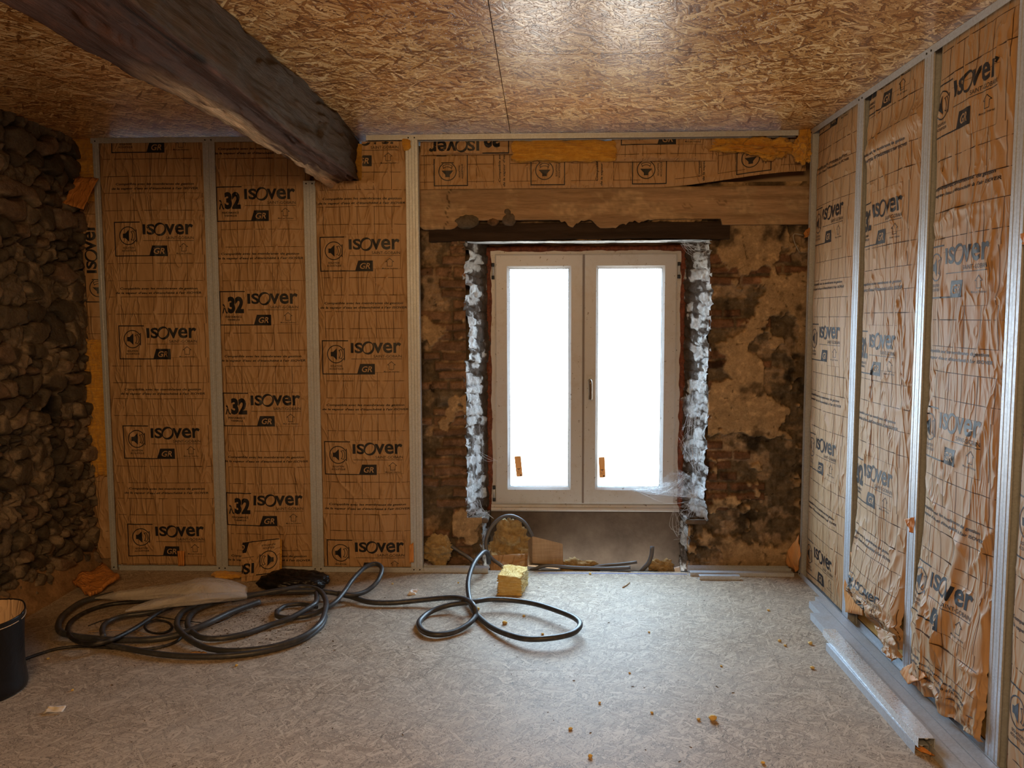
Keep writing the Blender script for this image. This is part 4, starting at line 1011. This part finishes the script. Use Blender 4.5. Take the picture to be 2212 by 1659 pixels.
cable('electrical_conduit', zpath(Gp), .0125, m_cable, 'short grey conduit arc in the left of the coil')
sp = []
for i in range(40):
    w = i/40*2*pi*2.3; sp.append((342+(31-3*i/40)*cos(w), 1354+(15-2*i/40)*sin(w), .012+.014*i/40))
cable('black_cable', zpath(sp), .0045, m_cable_k, 'small thin black cable ring inside the big coil', n=8)
cable('black_cable', zpath([(20, 1438, .008), (45, 1427, .008), (90, 1411, .008), (127, 1401, .008), (180, 1396, .008), (250, 1400, .008), (320, 1402, .008), (372, 1390, .008), (395, 1374, .012)]), .007, m_cable_k, 'thin black cable lying between the black bag and the coil', n=8)
for k, (pts, lab) in enumerate([([(190, 1352, .006), (230, 1338, .006), (300, 1328, .006), (400, 1341, .006), (470, 1345, .006), (520, 1320, .006)], 'thin loose wire wandering across the left of the coil'), ([(430, 1362, .004), (470, 1348, .004), (505, 1330, .004), (530, 1310, .004), (560, 1300, .004)], 'pale thin wire on the dusty floor inside the coil'), ([(190, 1365, .012), (240, 1362, .008), (290, 1364, .008), (330, 1372, .008), (380, 1372, .008)], 'tangled thin brown wire low in the left of the coil')]):
    cable('loose_wire', zpath(pts), .0022, m_wire if k == 1 else m_cable_k if k == 0 else m_lumber, lab, 6)
# conduits in the window niche
def ypath(pts): return [ony(*p) for p in pts]
cable('electrical_conduit', ypath([(1158, 1180, 4.93), (1146, 1150, 4.93), (1130, 1126, 4.93), (1104, 1114, 4.92), (1080, 1120, 4.90), (1060, 1141, 4.88), (1050, 1168, 4.86), (1052, 1192, 4.84), (1064, 1208, 4.82), (1082, 1221, 4.80), (1095, 1232, 4.79)]), .011, m_cable_g, 'grey conduit ring standing upright in the window niche')
cable('electrical_conduit', ypath([(958, 1172, 4.80), (975, 1180, 4.80), (992, 1191, 4.80), (1006, 1200, 4.79), (1022, 1213, 4.78), (1038, 1228, 4.78)]), .010, m_cable_g, 'grey conduit slanting down behind the end of the floor track')
cable('electrical_conduit', ypath([(1146, 1232, 4.78), (1158, 1228, 4.765), (1181, 1222, 4.76), (1242, 1226, 4.76), (1310, 1228, 4.76), (1362, 1226, 4.75)]), .0105, m_cable_g, 'grey conduit end lying along the edge of the floorboards')
cable('electrical_conduit', ypath([(1270, 1226, 4.80), (1310, 1221, 4.795), (1345, 1218, 4.79), (1376, 1214, 4.79)]), .009, m_cable_g, 'shorter grey conduit end pointing right behind the floor edge')
cable('electrical_conduit', ypath([(1384, 1236, 4.80), (1392, 1226, 4.80), (1401, 1216, 4.80), (1407, 1200, 4.81), (1409, 1180, 4.82)]), .013, m_cable_g, 'bent dark conduit stub rising from the gap at the right of the niche')
cable('loose_wire', ypath([(1036, 1080, 4.90), (1040, 1095, 4.88), (1046, 1104, 4.87), (1058, 1114, 4.88), (1066, 1120, 4.88)]), .002, m_wire, 'thin pale wire hanging at the lower left of the window frame', 6)
cable('loose_wire', ypath([(1735, 508, 4.80), (1716, 505, 4.80), (1714, 515, 4.80), (1720, 532, 4.80), (1727, 545, 4.80)]), .003, m_wire, 'bent pale wire on the wall near the right-hand corner', 6)

# milky plastic bag over the coil
def plastic():
    root_v = []; Fc = []
    def lobe(pts, rad):
        P = catmull([onz(*p) for p in pts], .012); k = len(root_v)//1; N = len(P)
        rr = np.interp(np.linspace(0, 1, N), np.linspace(0, 1, len(rad)), rad); nseg = 28; base = len(root_v)
        for i in range(N):
            t = P[min(i+1, N-1)]-P[max(i-1, 0)]; t /= np.linalg.norm(t); a = np.cross(t, [0, 0, 1.0]); a /= np.linalg.norm(a)
            for q in range(nseg):
                w = 2*pi*q/nseg; f = 1+.45*(float(ridge(np.array(i*.06), np.array(q*.45), 3, 2))-.5)+.25*(float(vn(np.array(i*.11), np.array(q*.7), 8))-.5)
                root_v.append(P[i]+a*cos(w)*rr[i]*f+np.array([0, 0, 1.0])*sin(w)*rr[i]*.42*f)
        for i in range(N-1):
            for q in range(nseg): Fc.append((base+i*nseg+q, base+i*nseg+(q+1) % nseg, base+(i+1)*nseg+(q+1) % nseg, base+(i+1)*nseg+q))
    lobe([(206, 1292, .055), (256, 1285, .075), (330, 1279, .09), (400, 1272, .11), (450, 1266, .12), (500, 1270, .10), (532, 1278, .075)], [.006, .045, .06, .065, .085, .075, .05])
    lobe([(271, 1320, .06), (310, 1310, .07), (370, 1298, .08), (430, 1290, .09), (480, 1286, .085), (530, 1284, .07)], [.008, .045, .055, .06, .06, .045])
    o = mesh_np('plastic_sheet', root_v, Fc, m_plastic); setp(o, 'crumpled milky plastic sheet draped over the back of the cable coil', 'plastic sheet')
plastic()
wool_lump('black_sheet', (lambda a, b: ((a[0], b[0]), (4.28, 4.46), (.01, .10)))(onz(530, 1282, .05), onz(690, 1282, .05)), m_bag, 44, 'bunched black plastic between the milky sheet and the leaning insulation piece', 'plastic sheet', shape_pow=2.2, amp=.5)
# leaning offcut of insulation with upside-down print
Q0 = np.array(ony(520, 1258, 4.50)); Q1 = np.array(ony(600, 1249, 4.48)); Q3 = np.array(ony(513, 1172, 4.60))
S = Q1-Q0; W = np.linalg.norm(S); S /= W; T = Q3-Q0; T -= S*np.dot(T, S); Hh = np.linalg.norm(T); T /= Hh; Nn = np.cross(S, T); Nn = Nn if Nn[1] < 0 else -Nn
piece('insulation_piece', tuple(Q0), tuple(S), tuple(T), tuple(Nn), W+.01, Hh, [('sound', W+.028, .028, pi)], 855, 'leaning insulation offcut with upside-down print at the foot of the middle bay', ('sound', W+.028, .028, pi), .06, amp=.004, ncre=8, bulge=.008, tuck=.002)
wool_lump('wool_scrap', (lambda a, b: ((a[0], b[0]), (4.52, 4.60), (.004, .035)))(onz(455, 1250, 0), onz(525, 1250, 0)), m_wool, 47, 'low orange wool scrap on the floor left of the leaning offcut', amp=.6)
flap('torn_paper', [ony(383, 1190, 4.66), ony(398, 1190, 4.66), ony(398, 1222, 4.66), ony(385, 1222, 4.66)], m_paper_in, 'small torn paper tag hanging at the foot of the bay beside the stone wall', 21, amp=.004, sub=8)
flap('torn_paper', [ony(884, 1178, 4.66), ony(893, 1172, 4.67), ony(894, 1214, 4.66), ony(884, 1216, 4.66)], m_paper_in, 'narrow orange paper edge low beside the window-side stud pair', 23, amp=.004, sub=8)

# yellow glass wool block on the floor
def wool_block():
    P0 = np.array(onz(1075, 1288, 0)); x0 = P0[0]; W, D, Hh = .128, .20, .108; y0 = P0[1]
    n = 26; bm = bmesh.new(); bmesh.ops.create_cube(bm, size=1.0); bmesh.ops.subdivide_edges(bm, edges=bm.edges[:], cuts=17, use_grid_fill=True)
    P = np.array([v.co[:] for v in bm.verts])*np.array([W, D, Hh]); Fc = np.array([[v.index for v in f.verts] for f in bm.faces]); bm.free()
    lay = np.sin(P[:, 2]*430+3*fbm(P[:, 0]*30, P[:, 1]*30, 3)); rag = fbm(P[:, 0]*40+P[:, 1]*30, P[:, 2]*160, 6, 4)-.5
    out = P/np.array([W, D, Hh])*2; sd = np.maximum(np.abs(out[:, 0]), np.abs(out[:, 1]))
    P[:, 0] += np.sign(out[:, 0])*(np.abs(out[:, 0]) > .95)*(.006*lay+.022*rag); P[:, 1] += np.sign(out[:, 1])*(np.abs(out[:, 1]) > .95)*(.004*lay+.012*rag)
    P[:, 2] += (out[:, 2] > .95)*(.016*(fbm(P[:, 0]*28, P[:, 1]*28, 9, 4)-.5)-.10*P[:, 0]); P[:, 0] += P[:, 1]*.16
    P += np.array([x0+W/2+.016, y0+D/2, Hh/2+.001])
    root = empty('wool_block', (x0+W/2, y0+D/2, 0)); local(mesh_np('block', P, Fc, m_wool_block, parent=root))
    # stray fibres sticking out of the top and sides
    V = []; Fq = []; rs = np.random.RandomState(2)
    for i in range(170):
        f = rs.rand(); 
        if f < .6: a = np.array([rs.uniform(-W/2, W/2), rs.uniform(-D/2, D/2), Hh/2]); d = np.array([rs.normal(0, .7), rs.normal(0, .7), .8])
        else: s = rs.choice([-1, 1]); a = np.array([s*W/2, rs.uniform(-D/2, D/2), rs.uniform(-Hh/2, Hh/2)]); d = np.array([s*1.0, rs.normal(0, .6), rs.normal(0, .5)])
        a[2] -= .10*a[0]*(f < .6); a[0] += a[1]*.16; a = a+np.array([x0+W/2+.016, y0+D/2, Hh/2]); L = rs.uniform(.006, .02); p1 = a+d*L*.5; p2 = p1+(d+rs.normal(0, .8, 3))*L*.5
        v, fc = tube_data([a-d*.006, p1, p2], .0007, 3, False); k = len(V); V += v; Fq += [tuple(q+k for q in x) for x in fc]
    local(mesh_np('loose_fibres', V, Fq, m_wool_block, parent=root))
    setp(root, 'bright yellow glass wool block standing alone on the floor before the window', 'insulation')
wool_block()
# sawn wood block leaning in the niche
def wood_block():
    f = [np.array(ony(px, py, 4.79)) for px, py in ((1150, 1158), (1216, 1176), (1217, 1224), (1150, 1216))]
    f[1] += [0, .015, 0]; f[2] += [0, .015, 0]
    lft = [np.array(ony(1140, 1167, 4.90)), np.array(ony(1140, 1223, 4.90))]
    dv = lft[0]-f[0]; bk = [p+dv for p in f]; bk[3] = lft[1]; bk[2] = f[2]+(lft[1]-f[3])
    b = MB(); b.add(f+bk, [(0, 1, 2, 3), (4, 7, 6, 5), (0, 3, 7, 4), (1, 5, 6, 2), (0, 4, 5, 1), (3, 2, 6, 7)])
    o = b.build('wood_block', m_lumber, bevel=.003); setp(o, 'sawn timber block tipped up in the niche under the window', 'wood block')
wood_block()
# wool heaps and rubbish in the gap behind the floor edge
wool_lump('wool_heap', bx(1050, 1150, 1118, 1240, 4.93, .05), m_wool_dirty, 51, 'dirty brown glass wool heap with a pointed top behind the conduit ring', shape_pow=1.15, amp=1.0)
wool_lump('wool_heap', bx(908, 980, 1158, 1222, 4.79, .035), m_wool_dirty, 53, 'torn yellow-brown wool heap behind the stub of floor track', shape_pow=1.7, amp=.9)
flap('torn_paper', [ony(1052, 1200, 4.83), ony(1140, 1196, 4.85), ony(1140, 1228, 4.80), ony(1060, 1236, 4.79)], m_paper, 'creased brown paper lying in front of the dirty wool heap', 25, amp=.018)
wool_lump('wool_heap', bx(1210, 1300, 1208, 1238, 4.82, .025), m_wool_dirty, 55, 'low pale wool rubbish in the gap right of the wood block', amp=.9)
wool_lump('wool_heap', bx(1398, 1462, 1205, 1242, 4.82, .03), m_wool_dirty, 57, 'small dirty wool heap at the right end of the niche', amp=1.1, shape_pow=1.6)
flap('white_card', [ony(1456, 1226, 4.76), ony(1468, 1223, 4.77), ony(1471, 1236, 4.75), ony(1458, 1238, 4.75)], m_white, 'small white card standing at the right end of the floor edge', 27, .001, .001, 'card', 6)
# steel offcuts along the foot of the masonry at right
track('steel_channel', (ony(1486, 1232, 4.76)[0], 4.735, .0), (ony(1706, 1232, 4.76)[0], 4.735, .0), (0, 1, 0), (0, 0, 1), 'long steel channel against the masonry foot right of the window niche', cat='rail')
def lip(name, x0, x1, y, z, h, label, d=.03):
    b = MB(); t = .0011; pr = [(0, 0), (d, 0), (d, t), (t, t), (t, h-t), (d*.8, h-t), (d*.8, h), (0, h)]
    b.extrude(pr, lambda p, q: (x0, y+p, z+q), lambda p, q: (x1, y+p, z+q)); setp(b.build(name, m_metal), label, 'rail')
lip('steel_channel', onz(1490, 1243)[0], onz(1712, 1243)[0], 4.668, .0, .022, 'thin steel channel lying in front of the long one by the corner', .05)
lip('steel_channel', onz(1510, 1251)[0], onz(1597, 1251)[0], 4.600, .0, .024, 'shortest steel channel offcut, in front of the others at the masonry foot', .04)

# loose steel studs stacked along the right-hand wall
def loose(x, y0, y1, z, w, h, mat, label, name='loose_steel_stud', flipped=True, dx=0.0):
    """C section lying on the floor, web on top"""
    t = .0012; l = .007
    pr = [(-w/2, 0), (-w/2, h), (w/2, h), (w/2, 0), (w/2-l, 0), (w/2-l, t), (w/2-t, t), (w/2-t, h-t), (w*.12, h-t), (w*.06, h-.0045), (-w*.06, h-.0045), (-w*.12, h-t), (-w/2+t, h-t), (-w/2+t, t), (-w/2+l, t), (-w/2+l, 0)]
    if not flipped: pr = [(p, h-q) for p, q in pr]
    b = MB(); b.extrude(pr, lambda p, q: (x+p, y0, z+q), lambda p, q: (x+dx+p, y1, z+q))
    o = b.build(name, mat); setp(o, label, 'stud', 'loose steel studs'); return o
loose(1.474, 4.24, 2.30, .0, .048, .034, m_metal, 'loose steel stud on the floor, nearest the right-hand wall')
loose(1.421, 4.17, 2.20, .0, .050, .034, m_metal, 'loose steel stud on the floor, second from the right-hand wall')
loose(1.372, 4.00, 2.35, .0, .050, .034, m_metal, 'loose steel stud on the floor under the bright short one')
loose(1.316, 3.62, 2.74, .0, .046, .034, m_metal, 'short loose steel stud at the room side of the row')
loose(1.334, 3.70, 2.72, .0355, .056, .034, m_metal_hi, 'bright short steel stud lying on top of the others', dx=-.012)
flap('wool_scrap', [onz(1966, 1608, .01), onz(1992, 1612, .02), onz(2022, 1635, .01), onz(1990, 1625, .005)], m_paper_in, 'orange paper scrap under the near end of the loose studs', 29, .006, .008)

# black bag at the left edge
def bag():
    cx, cy = -2.325, 3.10; root = empty('rubble_bag', (cx, cy, 0)); nseg = 64
    prof = [(0.0, .0), (.10, .002), (.19, .004), (.208, .02), (.205, .08), (.205, .14), (.208, .20), (.213, .26), (.217, .295), (.217, .318)]
    V = []; m = len(prof)
    def pt(w, r, z):
        f = 1+.022*cos(3*w+.6)+.012*sin(5*w+z*9)+.035*cos(4*w+.4)*z/.3; return (cx+cos(w)*r*f, cy+sin(w)*r*f, z+(.012*sin(2*w+1) if z > .25 else 0))
    pf = catmull([(r, z, 0) for r, z in prof], .012); m = len(pf)
    for p in pf:
        for q in range(nseg): V.append(pt(2*pi*q/nseg, p[0], p[1]))
    Fc = [(i*nseg+q, i*nseg+(q+1) % nseg, (i+1)*nseg+(q+1) % nseg, (i+1)*nseg+q) for i in range(m-1) for q in range(nseg)]
    local(mesh_np('shell', V, Fc, m_bag, parent=root))
    V = []; zz = [.318, .29, .2, .1, .02]
    for k, z in enumerate(zz):
        for q in range(nseg): V.append(pt(2*pi*q/nseg, (.215, .211, .194, .19, .18)[k], z))
    Fc = [((i+1)*nseg+q, (i+1)*nseg+(q+1) % nseg, i*nseg+(q+1) % nseg, i*nseg+q) for i in range(len(zz)-1) for q in range(nseg)]+[tuple(range((len(zz)-1)*nseg, len(zz)*nseg))]
    k = local(mesh_np('lining', V, Fc, m_bag_in, parent=root)); k['label'] = 'tan inner lining'
    V, Fc = tube_data(catmull([pt(2*pi*q/24, .2195, .300) for q in range(24)], .02, True), .0016, 6, False); k = local(mesh_np('stitched_seam', V, Fc, m_bag_in, parent=root))
    V, Fc = tube_data(catmull([pt(2*pi*q/24, .218, .318) for q in range(25)], .02), .0035, 8); local(mesh_np('rim', V, Fc, m_bag, parent=root))
    setp(root, 'black rubble bag with tan lining standing at the left edge', 'bag')
bag()
# paper scraps
flap('paper_scrap', [onz(92, 1541, .004), onz(104, 1527, .012), onz(143, 1525, .016), onz(134, 1539, .004)], m_white, 'small printed white paper scrap on the floor near the black bag', 31, .001, .006, 'paper', 10)
flap('paper_scrap', [onz(879, 1285, .004), onz(890, 1272, .03), onz(905, 1273, .02), onz(898, 1284, .004)], m_white, 'crumpled white tissue scrap left of the looping conduit', 33, .001, .014, 'paper', 10)
b = MB(); P = onz(1345, 1268, 0); V, Fc = tube_data([onz(1345, 1269, .003), onz(1352, 1265, .004), onz(1360, 1258, .003)], .004, 6); setp(mesh_np('wood_chip', V, Fc, m_lumber), 'dark splinter on the floor before the right part of the niche', 'chip')
flap('paper_scrap', [onz(402, 1411, .003), onz(430, 1405, .008), onz(448, 1412, .004), onz(415, 1416, .002)], m_paper, 'torn brown paper scrap beneath the front arc of the coil', 35, .001, .006, 'paper', 8)
# tufts of wool scattered on the floor
tufts = [(1540, 1556, .016), (1090, 1348, .013), (1031, 1318, .012), (917, 1232, .013), (1275, 1636, .009), (1750, 1392, .011), (1755, 1445, .010), (1696, 1396, .007), (1684, 1386, .008), (1660, 1320, .008), (1132, 1332, .008), (1172, 1371, .007), (1402, 1367, .006), (1275, 1241, .008), (1232, 1576, .008), (990, 1260, .006), (1408, 1541, .006), (1509, 1556, .007), (1295, 1520, .006), (1648, 1650, .007), (511, 1439, .007), (104, 1424, .006), (157, 1492, .006), (1360, 1455, .005), (1558, 1440, .005), (848, 1262, .006)]
where = ['biggest yellow wool crumb on the open floor, towards the bottom of the photo', 'yellow wool crumb inside the wide conduit loop', 'yellow wool crumb touching the conduit crossing', 'yellow wool crumb at the foot of the window-side stud pair']
for k, (px, py, r) in enumerate(tufts):
    P = onz(px, py, 0)
    lab = where[k] if k < 4 else ('tiny wool crumb lying on the floor near the loose steel studs' if px > 1620 else 'tiny pale wool crumb scattered on the chipboard floor')
    o = rock('wool_crumb', (P[0], P[1], r*.62), (r, r*.85, r*.7), m_wool_block, 60+k, None, None, 2, .45); setp(o, lab, 'wool crumb', 'wool crumbs on the floor' if k > 3 else None)
# sawdust and grit inside the coil and elsewhere: nobody could count it
def grit():
    V = []; Fc = []; rs = np.random.RandomState(9)
    def bit(x, y, s):
        k = len(V); a = rs.uniform(0, pi); L = s*rs.uniform(.6, 2.4); w = s*rs.uniform(.4, .8); h = s*rs.uniform(.3, .7); ca, sa = cos(a), sin(a)
        for (p, q, z) in ((-L, -w, 0), (L, -w*.6, 0), (L*.7, w, 0), (-L*.8, w, 0), (-L*.5, -w*.4, h), (L*.5, 0, h*.8), (0, w*.5, h)):
            V.append((x+p*ca-q*sa, y+p*sa+q*ca, z+.0004))
        Fc.extend([(k, k+1, k+5, k+4), (k+1, k+2, k+6, k+5), (k+2, k+3, k+6), (k+3, k, k+4, k+6), (k+4, k+5, k+6)])
    for i in range(420):
        px = rs.normal(560, 75); py = rs.normal(1345, 28)
        P = onz(px, min(max(py, 1290), 1410), 0); bit(P[0], P[1], rs.uniform(.0015, .0045))
    for i in range(170):
        x, y = rs.uniform(-2.2, 1.2), rs.uniform(2.5, 4.6); bit(x, y, rs.uniform(.0015, .004))
    o = mesh_np('floor_grit', V, Fc, [m_grit], smooth=False); setp(o, 'loose dark chips and sawdust scattered over the floor and inside the coil', 'debris', None, 'stuff')
m_grit = M_flat('dark_chips', (.10, .075, .05), .9)
grit()

# ------------------------------------------------------------------ cobwebs
def cobweb(label, anchors, nthread, seed, sheets=(), r=.00042, sagk=.05):
    rs = np.random.RandomState(seed); root = empty('cobweb', tuple(anchors[0][0])); V = []; Fc = []
    A = [(np.array(a, float), s) for a, s in anchors]
    for i in range(nthread):
        (a, sa), (c, sc) = A[rs.randint(len(A))], A[rs.randint(len(A))]
        p = a+rs.normal(0, 1, 3)*sa; q = c+rs.normal(0, 1, 3)*sc; mid = (p+q)/2+rs.normal(0, .016, 3)-np.array([0, 0, sagk*np.linalg.norm(p-q)*4*rs.rand()])
        v, f = tube_data(catmull([p, mid, q], .02), r*rs.uniform(.5, 1.6), 3, False); k = len(V); V += v; Fc += [tuple(x+k for x in y) for y in f]
    local(mesh_np('threads', V, Fc, m_web_str, parent=root))
    for q in sheets:
        Q = np.array(q, float); n = 22; u = np.linspace(0, 1, n); U, W = np.meshgrid(u, u, indexing='ij')
        P = Q[0]*((1-U)*(1-W))[..., None]+Q[1]*(U*(1-W))[..., None]+Q[2]*(U*W)[..., None]+Q[3]*((1-U)*W)[..., None]
        P[..., 2] -= .03*np.sin(pi*U)*np.sin(pi*W); P += .006*(np.stack([fbm(U*6, W*6, seed+i, 3) for i in range(3)], -1)-.5)
        local(mesh_np('web_sheet', P, gridfaces(n, n), m_web, parent=root))
    setp(root, label, 'cobweb'); return root
cobweb('dense dusty cobweb on the right window jamb', [(ony(1500, 870, 4.95), (.02, .05, .05)), (ony(1475, 960, 5.0), (.015, .03, .04)), (ony(1515, 960, 4.89), (.012, .02, .06)), (ony(1500, 920, 4.93), (.02, .03, .05)), (ony(1505, 1010, 4.9), (.02, .03, .04))], 64, 5,
       [[ony(1466, 960, 5.05), ony(1516, 940, 4.87), ony(1514, 985, 4.87), ony(1482, 1000, 5.0)], [ony(1470, 860, 5.05), ony(1518, 840, 4.88), ony(1514, 900, 4.87), ony(1480, 900, 5.0)]])
cobweb('grey sheet web stretched across the lower right window corner', [(ony(1370, 1058, 5.045), (.01, .002, .004)), (ony(1430, 1062, 5.02), (.02, .004, .006)), (ony(1505, 1072, 4.90), (.012, .03, .012)), (ony(1480, 1030, 5.0), (.02, .02, .02))], 60, 6,
       [[ony(1365, 1057, 5.045), ony(1440, 1040, 5.04), ony(1512, 1060, 4.88), ony(1500, 1078, 4.90)], [ony(1400, 1058, 5.03), ony(1460, 1010, 5.04), ony(1512, 1040, 4.88), ony(1505, 1076, 4.90)]])
cobweb('wispy cobweb below the right end of the window sill', [(ony(1455, 1095, 5.03), (.01, .01, .01)), (ony(1500, 1090, 4.90), (.015, .03, .02)), (ony(1465, 1150, 4.95), (.012, .03, .02)), (ony(1490, 1145, 4.88), (.015, .02, .02))], 50, 7)
cobweb('torn cobweb strands at the upper right corner of the window opening', [(ony(1480, 525, 4.93), (.02, .02, .006)), (ony(1525, 535, 4.87), (.012, .02, .02)), (ony(1515, 560, 4.90), (.015, .03, .03))], 40, 8)
cobweb('torn cobweb strands on the left window jamb', [(ony(1018, 850, 4.87), (.01, .02, .06)), (ony(1030, 980, 4.90), (.01, .03, .05)), (ony(1024, 1060, 4.88), (.01, .03, .05)), (ony(1040, 940, 4.96), (.01, .02, .03))], 26, 9)
cobweb('stray threads from the left jamb to the window frame', [(ony(1030, 975, 4.93), (.004, .01, .006)), (ony(1082, 995, 5.045), (.006, .002, .006)), (ony(1070, 1000, 5.045), (.01, .002, .01))], 7, 10)
cobweb('dusty web on the ledge at the lower left of the window niche', [(ony(1018, 1110, 4.86), (.012, .02, .01)), (ony(1045, 1108, 4.93), (.015, .03, .006)), (ony(1022, 1085, 4.87), (.008, .02, .02))], 60, 12)
